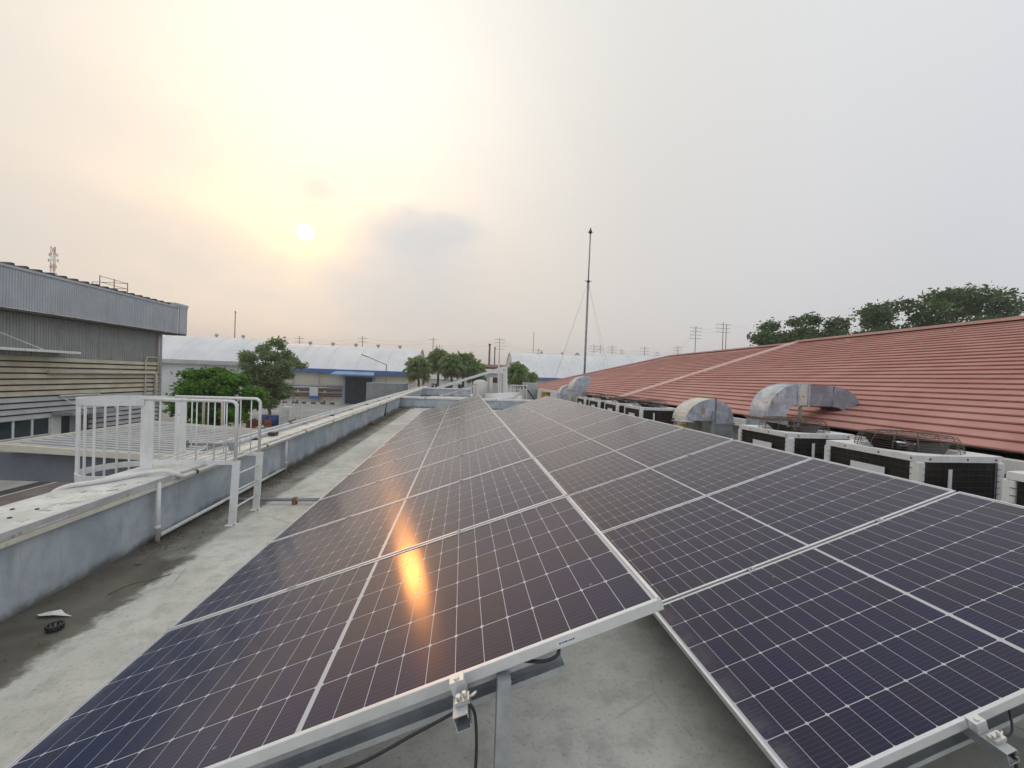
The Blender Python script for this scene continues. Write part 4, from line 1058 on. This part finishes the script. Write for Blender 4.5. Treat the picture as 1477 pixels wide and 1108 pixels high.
def limb(mb_, p0, p1, r0_, r1_, rn, k=5):
    p0, p1 = Vector(p0), Vector(p1); pts = []; L_ = (p1 - p0).length
    for i in range(k + 1):
        t = i / k; q_ = p0.lerp(p1, t)
        if 0 < i < k: q_ += Vector((rn.uniform(-1,1), rn.uniform(-1,1), rn.uniform(-.3,.6))) * L_ * .05
        pts.append(q_)
    mb_.tube(pts, [r0_ + (r1_ - r0_) * i / k for i in range(k + 1)], 7)
def tree(label, base, fork, clumps, n, size, lm, seed, group='trees around the yard', tr=.18, name='tree', cat='tree'):
    rn = random.Random(seed); r_ = thing(name, label, cat, base, (0, 0, 0), group)
    mb_ = MB(); limb(mb_, base, fork, tr, tr*.7, rn)
    for c_ in clumps: limb(mb_, fork, Vector(c_[0]) + Vector((0, 0, -c_[3]*.3)), tr*.5, .02, rn)
    mb_.build('trunk', M['bark'], r_)
    leaf_cloud(MB(), clumps, n, size, rn).build('crown', M[lm], r_, fix=False)
    return r_
def fill(n, c0, rx, ry, rz, cr, seed, low=-.55):
    """clumps scattered over an ellipsoid"""
    rn = random.Random(seed); out = []
    while len(out) < n:
        d = Vector((rn.uniform(-1,1), rn.uniform(-1,1), rn.uniform(low,1)))
        if d.length > 1 or d.length < .45: continue
        s_ = cr * rn.uniform(.7, 1.35)
        out.append(((c0[0] + d.x*rx, c0[1] + d.y*ry, c0[2] + d.z*rz), s_, s_, s_*.62))
    return out
tree('bushy bright green tree just beyond the canopy roof', (-14.4, 28, GZ), (-14.4, 28, -2.2), fill(44, (-14.4, 28, -.75), 2.35, 2.0, 2.45, .62, 11), 16000, .145, 'leaf_bright', 11, tr=.14)
tree('taller loose crowned tree right of the bright bushy one', (-18.6, 45, GZ), (-18.6, 45, -.2), fill(50, (-18.8, 45, 1.9), 3.2, 2.7, 3.2, .66, 12, -.9) + fill(20, (-17.6, 45, -1.2), 1.4, 1.4, 2.0, .55, 13), 13500, .17, 'leaf_mid', 12, tr=.16)
tree('wide dark tree crown above the red roof ridge, right one', (50, 37, GZ), (50, 37, 3), fill(58, (52.8, 37, 7.9), 11.2, 5, 4.5, 1.35, 14, -.4), 22000, .22, 'leaf_dark', 14, tr=.45)
tree('lower dark tree crown above the red roof ridge, left one', (36, 37, GZ), (36, 37, 2), fill(36, (36.9, 37, 6.1), 6.4, 4, 2.7, .95, 15, -.5), 12500, .18, 'leaf_dark', 15, tr=.35)
tree('dark tree at the right picture edge behind the red roof', (62, 38, GZ), (62, 38, 3), fill(16, (61, 38, 7.0), 6, 4, 3.6, 1.7, 16, -.3), 6000, .25, 'leaf_dark', 16, tr=.35)
def palm(label, base, h, rad, seed):
    rn = random.Random(seed); r_ = thing('fan_palm', label, 'palm', base, (0, 0, 0), 'fan palms in front of the far sheds')
    top = Vector((base[0] + rn.uniform(-.2,.2), base[1], base[2] + h))
    MB().tube([base, Vector(base).lerp(top, .5) + Vector((.08,0,0)), top], [.24, .17, .15], 8).build('trunk', M['bark'], r_)
    def fans(n, lo, hi, ln, m_, nm):
        mb_ = MB()
        for _ in range(n):
            el = math.asin(rn.uniform(math.sin(lo), math.sin(hi))); az = rn.uniform(0, 2*PI); d = Vector((math.cos(az)*math.cos(el), math.sin(az)*math.cos(el), math.sin(el)))
            L1 = rad * rn.uniform(.30, .60) * ln; hub = top + d*L1 - Vector((0, 0, .10*L1)); side = d.cross(Vector((0,0,1)))
            side = side.normalized() if side.length > .05 else Vector((1,0,0)); up = side.cross(d).normalized()
            mb_.bar(top, hub, .04, .03)
            for k in range(17):
                a = -1.9 + 3.8*k/16; v_ = (d*math.cos(a) + side*math.sin(a) + up*rn.uniform(-.12, .12)).normalized(); lf = rad*.50*(1 - .22*abs(a)/1.9)*rn.uniform(.8, 1.15)
                tip = hub + v_*lf + Vector((0,0,-.42*lf*rn.uniform(.5,1.6))); mid = hub + v_*lf*.5 + up*.03
                ww = v_.cross(up).normalized()*lf*.085
                mb_.add([hub, mid - ww, mid + ww, tip], [(0,1,3),(0,3,2)])
        mb_.build(nm, m_, r_, fix=False)
    fans(64, -.45, 1.5, 1.0, M['leaf_palm'], 'crown'); fans(34, -1.2, -.35, .95, M['leaf_palm_dry'], 'dry_skirt')
    return r_
palm('leftmost fan palm of the clump behind the far wall', (-4.6, 58, GZ), 6.3, 2.2, 21)
palm('tall fan palm with pale top, second in the clump', (-2.3, 61, GZ), 7.7, 2.3, 22)
palm('fan palm in the middle of the clump, slightly lower', (-.2, 58, GZ), 6.9, 2.2, 23)
palm('fan palm right of the middle of the clump', (1.5, 60, GZ), 7.3, 2.3, 24)
palm('rightmost fan palm of the clump, beside the grey roofs', (3.1, 59, GZ), 6.4, 2.1, 25)
palm('single fan palm behind the white slanting beam', (8.9, 55, GZ), 6.0, 2.1, 26)
palm('smaller fan palm touching the blue eaved shed', (10.9, 58, GZ), 5.3, 1.8, 27)

# ------------------------------------------------------------------ barrel roofed sheds
def barrel(name, label, x0, x1, y0, dep, ze, zt, wallm, eave_m, group='pale barrel roofed sheds'):
    r_ = thing(name, label, 'shed', ((x0+x1)/2, y0 + dep/2, GZ), (0,0,0), group)
    MB().box(x0 + .2, x1 - .2, y0, y0 + dep, GZ, ze + .1).build('wall', wallm, r_)
    n = 24; pr_ = []
    for k in range(n + 1):
        t = PI*k/n; s_ = k/n; pr_.append((y0 - .8 + (dep + 1.6)*s_, ze + .35 + (zt - ze - .35)*(1 - abs(2*s_ - 1)**1.75)))
    vs = [(x0, a_, b_) for a_, b_ in pr_] + [(x1, a_, b_) for a_, b_ in pr_]
    MB().add(vs, [(k, k+1, n+2+k, n+1+k) for k in range(n)], True).build('roof', M['barn_roof'], r_, fix=False)
    for x_ in (x0 + .3, x1 - .3):
        vs = [(x_, a_, b_ - .05) for a_, b_ in pr_]
        MB().add(vs, [tuple(range(n + 1))]).build('gable', wallm, r_)
    # roof sheets: seams
    sx = x0 + 2.5; r0_ = None
    mbs = MB(); vs = []
    for a_, b_ in pr_[:13]: vs += [(0, a_, b_ + .03), (.10, a_, b_ + .03)]
    mbs.add(vs, [(2*k, 2*k+1, 2*k+3, 2*k+2) for k in range(12)], True)
    while sx < x1 - 1:
        if r0_ is None:
            r0_ = mbs.build('roof_seam', M['barn_white'], r_, local=True)
            o = r0_
        else: o = piece(r0_, 'roof_seam', (0,0,0), r_)
        o.location = Vector((sx, 0, 0)) - OFF[r_.name]; sx += 4.8
    if eave_m: MB().box(x0, x1, y0 - .95, y0 - .80, ze - .25, ze + .42).build('eave_band', eave_m, r_)
    return r_
def vent(x, y, z, lbl, grp='turbine vents on the shed roofs'):
    t = thing('roof_vent', lbl, 'vent', (x, y, z), (0,0,0), grp)
    MB().tube([(x,y,z-.5),(x,y,z+.25)], .18, 10).build('neck', M['galv_dull'], t)
    MB().tube([(x,y,z+.251),(x,y,z+.35),(x,y,z+.5),(x,y,z+.64),(x,y,z+.7)], [.22,.34,.36,.25,.08], 12).build('head', M['galv_dull'], t)
YB1 = 70.0
b1 = barrel('barrel_shed', 'long pale barrel roofed shed with blue eave and dark loading door', -33, -6.2, YB1, 17, 1.75, 6.55, M['barn_wall'], M['blue'])
for x_, nm in ((-22.5, 0), (-18.4, 1), (-14.4, 2), (-10.4, 3), (-26.5, 4)):
    vent(x_, YB1 + 8.5, 6.5, ['turbine vent above the left part of the blue eaved shed', 'turbine vent left of the loading door on the shed roof', 'turbine vent above the loading door on the shed roof', 'rightmost turbine vent near the shed gable', 'turbine vent behind the loose crowned tree'][nm])
# wall details: pilasters, pipes, door and canopy, kerb
for x_ in (-30, -26, -22.0, -18.05):
    MB().box(x_ - .12, x_ + .12, YB1 - .14, YB1 - .002, GZ, 1.6).build('pilaster', M['grey_board'], b1)
for z_, r_, mm in ((-.6, .12, 'grey_board'), (-.95, .17, 'galv'), (-1.3, .10, 'stack'), (-1.75, .12, 'galv_dull'), (-1.98, .09, 'stack'), (-2.3, .09, 'stack')):
    MB().tube([(-31, YB1 - .4, z_), (-18.2, YB1 - .4, z_)], r_, 8).build('wall_pipe', M[mm], b1)
MB().box(-18.2, -13.0, YB1 - .12, YB1 - .002, GZ, 1.15).build('door_surround', M['blue_light'], b1)
dr_ = MB().box(-17.75, -13.45, YB1 - .18, YB1 - .121, GZ, .95).build('loading_door', M['dark_door'], b1)
for x_ in (-16.9, -15.6, -14.3): MB().box(x_ - .04, x_ + .04, YB1 - .21, YB1 - .182, GZ, .9).build('door_rib', M['black'], dr_)
MB().add([(-19.4,YB1-2.6,1.25),(-12.7,YB1-2.6,1.25),(-13.2,YB1-.1,1.95),(-18.8,YB1-.1,1.95),(-19.4,YB1-2.6,1.45),(-12.7,YB1-2.6,1.45),(-13.2,YB1-.1,2.15),(-18.8,YB1-.1,2.15)], [(3,2,1,0),(4,5,6,7),(0,1,5,4),(1,2,6,5),(3,0,4,7),(2,3,7,6)]).build('door_canopy', M['blue_light'], b1)
MB().bar((-18.25, YB1 - 2.3, 1.25), (-17.8, YB1 - .15, .2), .15, .15).build('canopy_strut', M['cream_fascia'], b1)
kb = thing('kerb', 'black and white painted kerb at the foot of the blue eaved shed', 'kerb', (-24, YB1 - 2, GZ))
for k in range(18):
    MB().box(-31 + k*.72, -31 + k*.72 + .715, YB1 - 2.3, YB1 - 2.0, GZ, GZ + .25).build('kerb_block', M['line' if k % 2 else 'drain'], kb)
for i, x_ in enumerate((-24.3, -20.2)):
    t = thing('bollard', ['yellow and black bollard left of the blue notice board', 'yellow and black bollard right of the blue notice board'][i], 'bollard', (x_, YB1 - 2.6, GZ), (0,0,0), 'bollards before the shed wall')
    for k in range(4): MB().tube([(x_, YB1-2.6, GZ + k*.55), (x_, YB1-2.6, GZ + k*.55 + .548)], .11, 8).build('band', M['yellow' if k % 2 else 'drain'], t)
sg = thing('notice_board', 'pale notice board with a blue lower panel against the shed wall', 'sign', (-22.2, YB1 - 1.5, GZ))
MB().box(-22.9, -21.6, YB1-1.5, YB1-1.44, GZ + .9, GZ + 2.6).build('board', M['barn_white'], sg)
MB().box(-22.9, -21.4, YB1-1.56, YB1-1.502, GZ + .75, GZ + 1.25).build('blue_panel', M['blue'], sg)
for x_ in (-22.8, -21.7): MB().box(x_-.04, x_+.04, YB1-1.43, YB1-1.36, GZ, GZ + 2.6).build('post', M['grey_board'], sg)
b0 = barrel('barrel_shed', 'pale barrel roofed shed behind the corner of the factory hall', -60, -33.5, 76, 17, 2.5, 7.6, M['barn_white'], M['grey_board'])
vent(-45.8, 84.5, 7.6, 'left turbine vent on the shed behind the factory hall'); vent(-41.0, 84.5, 7.6, 'right turbine vent on the shed behind the factory hall')
MB().box(-43, -42.7, 75.8, 75.999, GZ, 2.3).build('pilaster', M['grey_board'], b0)
b2 = barrel('barrel_shed', 'wide white shed with blue eave beyond the fan palms and mast', 13.4, 44, 95, 22, 1.7, 8.4, M['barn_white'], M['blue'])
b3 = barrel('barrel_shed', 'farthest pale shed, seen just above the red roof slope', 40, 75, 125, 22, 3.5, 11.2, M['barn_white'], None)
for i, x_ in enumerate((22, 27.5)): vent(x_, 106, 8.4, ['left small vent on the wide white shed roof', 'right small vent on the wide white shed roof'][i])
# low grey buildings in the gap
def block(label, x0, x1, y, dep, z1, m_, name='low_building', roofm='galv_dull', cat='building', group='grey buildings in the far gap'):
    r_ = thing(name, label, cat, ((x0+x1)/2, y, GZ), (0,0,0), group)
    MB().box(x0, x1, y, y + dep, GZ, z1).build('wall', M[m_], r_)
    mb_ = MB(); ym = y + dep/2
    mb_.add([(x0-.4,y-.4,z1+.01),(x1+.4,y-.4,z1+.01),(x1+.4,ym,z1+1.0),(x0-.4,ym,z1+1.0),(x1+.4,y+dep+.4,z1+.01),(x0-.4,y+dep+.4,z1+.01)], [(0,1,2,3),(3,2,4,5),(1,4,2),(0,3,5)])
    mb_.build('roof', M[roofm], r_)
    k = x0 + 1.2
    while k < x1 - 1.5:
        MB().box(k, k + 1.2, y - .03, y - .002, z1 - 2.0, z1 - .9).build('window', M['glass'], r_); k += 2.6
    return r_
block('low grey workshop roof right of the palm clump', 4.2, 11, 88, 10, 2.6, 'grey_board')
block('dark plant building under the brown chimneys', 5.5, 16, 128, 14, 5.0, 'stack', roofm='stack')
block('far grey warehouse left of the plant building', -12, 5, 160, 16, 4.0, 'grey_board')
block('long pale warehouse far behind the wide white shed', 18, 70, 190, 20, 6.5, 'barn_white')
block('low cream workshop behind the palms', -5.8, 4, 82, 10, 1.0, 'barn_white')
ct = tag(MB().bbox(-12.3, -6.5, 60.5, 63, GZ, .35, .04).build('container', M['grey_box']), 'plain grey container standing in front of the shed gable', 'container')
fs_ = thing('fence_frame', 'light steel frame rack beside the grey container', 'rack', (-6, 58, GZ))
for x_ in (-6.0, -4.2, -2.4): MB().box(x_-.05, x_+.05, 58, 58.1, GZ, .4).build('post', M['white'], fs_)
for z_ in (-.1, .3): MB().box(-6.0, -2.4, 58.02, 58.08, z_, z_ + .07).build('bar', M['white'], fs_)
# street light bracket in front of the shed
sl_ = thing('street_lamp', 'thin street lamp with slanting arm in front of the shed roof', 'street lamp', (-10.2, 64, GZ))
MB().tube([(-10.2, 64, GZ), (-10.2, 64, 3.1)], .06, 8).build('pole', M['pole'], sl_)
MB().tube([(-10.2, 64, 3.1), (-13.0, 64, 4.2)], .05, 8).build('arm', M['pole'], sl_)
MB().bar((-13.0, 64, 4.2), (-13.9, 64, 4.5), .25, .12).build('lamp_head', M['dark_metal'], sl_)

# yard clutter below the trees
def barrel_drum(x, y, lab, m_):
    t = thing('drum', lab, 'drum', (x, y, GZ))
    MB().tube([(x,y,GZ),(x,y,GZ+1.1)], .42, 14).build('body', M[m_], t)
    for k in (.35, .72): MB().tube([(x,y,GZ+k),(x,y,GZ+k+.05)], .44, 14).build('hoop', M[m_], t)
barrel_drum(-15.3, 38.2, 'dark blue drum beside the steel rack in the yard', 'barrel_blue')
barrel_drum(-16.2, 38.4, 'dark blue drum left of the other one in the yard', 'barrel_blue')
rk = thing('steel_rack', 'tall pale steel rack beside the blue drums', 'rack', (-14.0, 38.5, GZ))
for x_ in (-14.7, -13.9, -13.2):
    for y_ in (38, 39): MB().box(x_-.04, x_+.04, y_-.04, y_+.04, GZ, GZ + 2.2).build('post', M['white'], rk)
for z_ in (.4, 1.0, 1.6, 2.15):
    MB().box(-14.7, -13.2, 37.99, 38.01, GZ+z_, GZ+z_+.06).build('shelf', M['white'], rk)
MB().box(-14.6, -14.0, 38.1, 38.9, GZ + .46, GZ + 1.9).build('sheet_stack', M['white'], rk)
for i, (x_, y_, s_, mm, lb) in enumerate(((-12.6, 26, .9, 'brick_red', 'rusty red crate nearest the ladder rail'), (-11.6, 27, .8, 'brick_red', 'rusty red crate in the middle below the trees'), (-10.9, 29.5, 1.0, 'stack', 'dark brown crate under the bushy tree'), (-12.2, 30, 1.1, 'barn_white', 'white wrapped bundle below the bushy tree'), (-13.6, 26, .7, 'grey_board', 'grey concrete block left of the crates'), (-14.3, 33.5, 1.2, 'brick_red', 'red crate stack beside the dirt pile'), (-15.1, 34.5, 1.0, 'brick_red', 'lower red crate behind the stack'))):
    t = thing('crate', lb, 'crate', (x_, y_, GZ), (0,0,0), 'crates stacked in the yard')
    for k in range(3):
        z0_ = GZ + k*s_*.36
        MB().box(x_-s_/2, x_+s_/2, y_-s_/2, y_-s_/2+.05, z0_+.04, z0_+s_*.34).build('slat', M[mm], t)
        MB().box(x_-s_/2, x_-s_/2+.05, y_-s_/2+.051, y_+s_/2, z0_+.04, z0_+s_*.34).box(x_+s_/2-.05, x_+s_/2, y_-s_/2+.051, y_+s_/2, z0_+.04, z0_+s_*.34).build('slat', M[mm], t)
    MB().box(x_-s_/2+.052, x_+s_/2-.052, y_-s_/2+.052, y_+s_/2, GZ, GZ+s_*.9).build('load', M[mm], t)
tag(MB().tube([(-13.2, 31.5, GZ + .12), (-12.1, 36.5, GZ + .12)], .16, 10).build('drain_pipe', M['pvc']), 'white drain pipe lying on the yard by the road edge', 'pipe')

# ------------------------------------------------------------------ far end of our own roof
for i in range(3):
    panel(.25, 22.6 + i*PIT, .55, .325, ['nearest', 'middle', 'farthest'][i] + ' panel of the short row beyond the cross wall', 'solar panels beyond the cross wall', False)
f3 = thing('mounting_frame', 'small frame under the short row beyond the cross wall', 'mounting frame', (.25, 22.6, 0), (0,0,0), 'mounting frames under the panels')
for y_ in (22.65, 25.9):
    MB().box(2.36, 2.41, y_, y_+.05, 0, 1.22).build('leg', M['white'], f3); MB().box(.35, .4, y_, y_+.05, 0, .54).build('leg', M['white'], f3)
gn = thing('slanting_frame', 'white slanting steel beam frame on legs beyond the panel rows', 'steel frame', (3, 27, 0))
for y_ in (26.9, 28.3):
    MB().bar((-.2, y_, .85), (4.35, y_, 2.42), .12, .16).build('beam', M['white'], gn)
    MB().bar((4.45, y_, 2.4), (4.55, y_, 0), .12, .14, (1,0,0)).build('leg', M['white'], gn)
    MB().bar((4.12, y_, 2.2), (4.12, y_, 0), .07, .07, (1,0,0)).build('leg', M['white'], gn)
MB().bar((4.45, 26.9, 2.42), (4.45, 28.3, 2.42), .14, .14).build('beam', M['white'], gn)
MB().box(-.2, 4.2, 27.0, 28.2, 0, 0.001).build('shadow_pad', M['galv_dull'], gn) if False else None
k = 0
while k < 7:
    t = .08 + k*.14; MB().bar((-.2 + 4.55*t, 26.96, .85 + 1.57*t + .085), (-.2 + 4.55*t, 28.24, .85 + 1.57*t + .085), .10, .03).build('purlin', M['white'], gn); k += 1
rl = thing('guard_railing', 'white guard railing with dark stair behind the right row', 'railing', (5.2, 26, 0))
for k in range(6): MB().box(4.7 + k*.22, 4.74 + k*.22, 26 + k*.05, 26.04 + k*.05, 0, 1.22).build('post', M['white'], rl)
MB().bar((4.68, 26, 1.24), (5.9, 26.27, 1.24), .05, .06).build('top_rail', M['white'], rl); MB().bar((4.68, 26, .98), (5.9, 26.27, .98), .03, .04).build('mid_rail', M['white'], rl)
MB().bar((5.7, 26.4, 1.2), (6.5, 26.4, .2), .08, .10).build('stair_stringer', M['dark_metal'], rl)
ps = thing('pipe_stack', 'stack of pale corrugated sheets and pipes beyond the cross wall', 'pipe stack', (3.4, 23.6, 0))
for k in range(6):
    MB().tube([(2.9, 23.2 + k*.3, .35 + .05*k), (4.6 + .12*k, 23.5 + k*.3, .50 + .05*k)], .075, 8).build('pipe', M['pvc'], ps)
MB().box(2.8, 5.0, 23.1, 25.2, 0, .25).build('pallet', M['galv_dull'], ps)
cb_ = thing('control_cabinet', 'two door grey control cabinet beyond the right row', 'cabinet', (6.6, 28, 0))
MB().bbox(5.85, 6.9, 28, 28.6, .12, 1.42, .02).build('body', M['galv'], cb_)
for x_ in (5.88, 6.39): MB().box(x_, x_ + .48, 27.98, 27.998, .18, 1.36).build('door', M['galv'], cb_)
MB().box(5.9, 6.85, 28.05, 28.55, 0, .118).build('plinth', M['drain'], cb_)
tag(MB().bbox(6.6, 7.15, 24.8, 25.3, .0, .88, .03).tube([(6.65, 24.75, .9), (7.1, 24.75, .82)], .04, 8).build('yellow_crate', M['yellow']), 'yellow box standing behind the end of the right row', 'box')
tag(MB().add([(6.45,24.7,0),(6.75,24.7,0),(6.6,24.7,1.02),(6.45,25,0),(6.75,25,0),(6.6,24.95,1.02)], [(0,1,2),(5,4,3),(0,3,4,1),(1,4,5,2),(2,5,3,0)]).build('orange_cone', M['orange']), 'orange cone beside the yellow box', 'cone')
tb = thing('plant_tank', 'cream tank with pipework behind the slanting frame', 'tank', (2.6, 31, 0))
MB().tube([(2.9, 31, 0), (2.9, 31, 1.35), (2.9, 31, 1.5)], [.55, .55, .2], 16).build('body', M['barn_white'], tb)
MB().tube([(3.7, 30.5, 0), (3.7, 30.5, 1.7)], .12, 8).build('pipe', M['cream_pipe'], tb); MB().tube([(4.3, 31, 0), (4.3, 31, 2.9)], .07, 8).build('pipe', M['cream_pipe'], tb)

# ------------------------------------------------------------------ mast with guys
ms = thing('guyed_mast', 'tall slim guyed lightning mast behind the red roof', 'mast', (10.9, 30, GZ))
top = Vector((10.98, 30, 13.1))
MB().tube([(10.9, 30, GZ), (10.93, 30, 4), (10.95, 30, 9.4)], .085, 8).build('lower_tube', M['mast'], ms)
MB().tube([(10.95, 30, 9.4), top], .05, 8).build('upper_tube', M['mast'], ms)
MB().tube([(10.95, 30, 9.36), (10.95, 30, 9.48)], .13, 10).bar((10.65, 30, 9.45), (11.25, 30, 9.45), .03, .03).build('guy_ring', M['dark_metal'], ms)
MB().tube([top, top + Vector((0, 0, .12)), top + Vector((0, 0, .25)), top + Vector((0, 0, .5))], [.06, .16, .10, .015], 8).bar(top + Vector((-.25, 0, .1)), top + Vector((.25, 0, .1)), .02, .02).build('finial', M['dark_metal'], ms)
for dx, dy in ((-3.6, -1.5), (-2.4, 3.5), (3.2, 2.0), (1.6, -3.5)):
    MB().tube([(10.95, 30, 9.42), (10.95 + dx, 30 + dy, -1.0)], .006, 4).build('guy_wire', M['mast'], ms)

# ------------------------------------------------------------------ utility poles and lines
def upole(px, top, y, lab, arms=3, sp=1.1, tw=1.6, rad_=.16, name='utility_pole'):
    d = pxdir(px, top); t = (y - CAM.y) / d.y; P_ = CAM + d*t
    r_ = thing(name, lab, 'utility pole', (P_.x, y, GZ), (0,0,0), 'utility poles on the horizon')
    MB().tube([(P_.x, y, GZ), (P_.x, y, P_.z)], [rad_, rad_*.6], 7).build('pole', M['pole'], r_)
    for k in range(arms):
        z_ = P_.z - .7 - k*sp
        MB().bar((P_.x - tw, y, z_), (P_.x + tw, y, z_), .07, .08).build('crossarm', M['pole'], r_)
        for s_ in (-.9, -.45, .45, .9): MB().tube([(P_.x + tw*s_, y, z_ + .04), (P_.x + tw*s_, y, z_ + .32)], .055, 5).build('insulator', M['barn_white'], r_)
    return P_
PP = []
plist = [(432, 485, 130, 'utility pole rising just right of the loose crowned tree', 2), (523, 485, 130, 'utility pole with two crossarms behind the shed vents', 2), (625, 487, 130, 'utility pole above the left palms', 1), (634, 497, 170, 'small far pole just left of the brown chimneys', 2),
 (721, 487, 140, 'tall many armed pole right of the brown chimneys', 4), (777, 503, 150, 'short pole with crossarms beside the thin antenna', 2), (857, 497, 160, 'left one of the twin poles right of the mast', 3), (866, 498, 165, 'right one of the twin poles right of the mast', 2), (883, 498, 150, 'pole with close set arms right of the twin poles', 4),
 (897, 504, 180, 'faint far pole between the armed poles and the red roof', 2), (930, 500, 150, 'pole with double arms above the red roof hip', 3), (948, 507, 170, 'short far pole near the red roof ridge end', 2), (978, 499, 150, 'short pole above the red roof ridge', 3), (1004, 470, 120, 'slim tall pole left of the twin legged pole', 4)]
for px, ty, y_, lab, ar in plist: PP.append(upole(px, ty, y_, lab, ar, tw=1.9 if ar > 2 else 1.4))
P_ = upole(1043.5, 465, 110, 'twin legged tall pole above the red roof ridge', 3, tw=2.2)
P2 = upole(1048, 467, 110, 'right leg pole beside the twin legged tall pole', 0); PP.append(P_)
def wire(a, b, sag, lab):
    pts = [Vector(a).lerp(Vector(b), k/10) + Vector((0, 0, -sag*4*(k/10)*(1-k/10))) for k in range(11)]
    tag(MB().tube(pts, .018, 4).build('power_line', M['pole']), lab, 'wire', 'power lines between the poles')
for i in range(len(PP) - 1):
    nm_ = plist[i][3].split(' ', 1)[1] if i < len(plist) else 'pole'
    for dz_, ud in ((-.5, 'upper'), (-1.6, 'lower')):
        wire(PP[i] + Vector((0, 0, dz_)), PP[i+1] + Vector((0, 0, dz_)), 1.0, '%s line from %s' % (ud, plist[i][3]))
wire(PP[-1] + Vector((1.8, 0, -.6)), (150, 120, 17), 1.5, 'power line leaving the twin legged pole behind the dark trees')
wire(PP[0] + Vector((0, 0, -.6)), (-90, 130, 11), 1.0, 'power line leaving the pole by the loose crowned tree to the left')
# chimneys, antenna, lattice mast
def stick(px, top, y, r_, lab, name, cat, m_):
    d = pxdir(px, top); t = (y - CAM.y) / d.y; P_ = CAM + d*t
    o = thing(name, lab, cat, (P_.x, y, GZ)); MB().tube([(P_.x, y, GZ), (P_.x, y, P_.z)], [r_, r_*.85], 10).build('shaft', M[m_], o)
    MB().tube([(P_.x, y, P_.z - .4), (P_.x, y, P_.z + .02)], r_*1.25, 10).build('cap', M[m_], o)
stick(706.5, 496, 135, .38, 'thick brown chimney above the dark plant building', 'chimney', 'chimney', 'stack')
stick(714, 501, 137, .22, 'thin dark chimney right of the thick brown one', 'chimney', 'chimney', 'drain')
stick(770, 480, 160, .12, 'thin pale antenna pole above the wide white shed', 'antenna', 'antenna', 'pole')
stick(339.5, 449, 120, .13, 'slim pole rising behind the loose crowned tree top', 'antenna', 'antenna', 'pole')
d = pxdir(77, 365); t = (150 - CAM.y) / d.y; P_ = CAM + d*t
lt = thing('lattice_mast', 'red and white lattice telecom mast beyond the factory hall', 'mast', (P_.x, 150, GZ))
zb = 8
z_ = zb; k = 0
while z_ < P_.z - .5:
    mb_ = MB(); h_ = 2.6; s_ = .6
    for i in range(3):
        a0, a1 = 2*PI*i/3, 2*PI*(i+1)/3
        c0 = Vector((P_.x + s_*math.cos(a0), 150 + s_*math.sin(a0), 0)); c1 = Vector((P_.x + s_*math.cos(a1), 150 + s_*math.sin(a1), 0))
        mb_.bar(c0 + Vector((0,0,z_)), c0 + Vector((0,0,z_+h_)), .09, .09); mb_.bar(c0 + Vector((0,0,z_)), c1 + Vector((0,0,z_+h_)), .05, .05); mb_.bar(c1 + Vector((0,0,z_)), c0 + Vector((0,0,z_+h_)), .07, .07); mb_.bar(c0 + Vector((0,0,z_)), c1 + Vector((0,0,z_)), .07, .07)
    mb_.build('lattice_section', M['red_paint' if k % 2 else 'barn_white'], lt); z_ += h_; k += 1
for zz_, w_ in ((P_.z - .6, 1.2), (P_.z - 2.4, 1.4), (P_.z - 4.4, .9), (P_.z - 7, 1.1)):
    MB().box(P_.x - w_, P_.x + w_, 149.9, 150.1, zz_, zz_ + .1).box(P_.x - w_, P_.x - w_ + .18, 149.8, 150.2, zz_ - .5, zz_ + .5).box(P_.x + w_ - .18, P_.x + w_, 149.8, 150.2, zz_ - .5, zz_ + .5).build('antenna_panel', M['barn_white'], lt)
# far woods along the horizon
def wood(label, x0, x1, y, z1, n, seed):
    rn = random.Random(seed); cl_ = []
    for _ in range(n): 
        s_ = rn.uniform(1.6, 3.0); cl_.append(((rn.uniform(x0, x1), y + rn.uniform(-3, 3), z1 - s_*rn.uniform(.4, 1.6)), s_*1.3, s_, s_*.8))
    o = leaf_cloud(MB(), cl_, 2600, .5, rn).build('far_wood', M['far_green'], fix=False); tag(o, kind='stuff')
wood('', 24, 42, 150, 9.5, 14, 41); wood('', -20, 20, 210, 8.2, 22, 42); wood('', 55, 100, 175, 10.5, 20, 43); wood('', -130, -60, 190, 7.5, 24, 44)
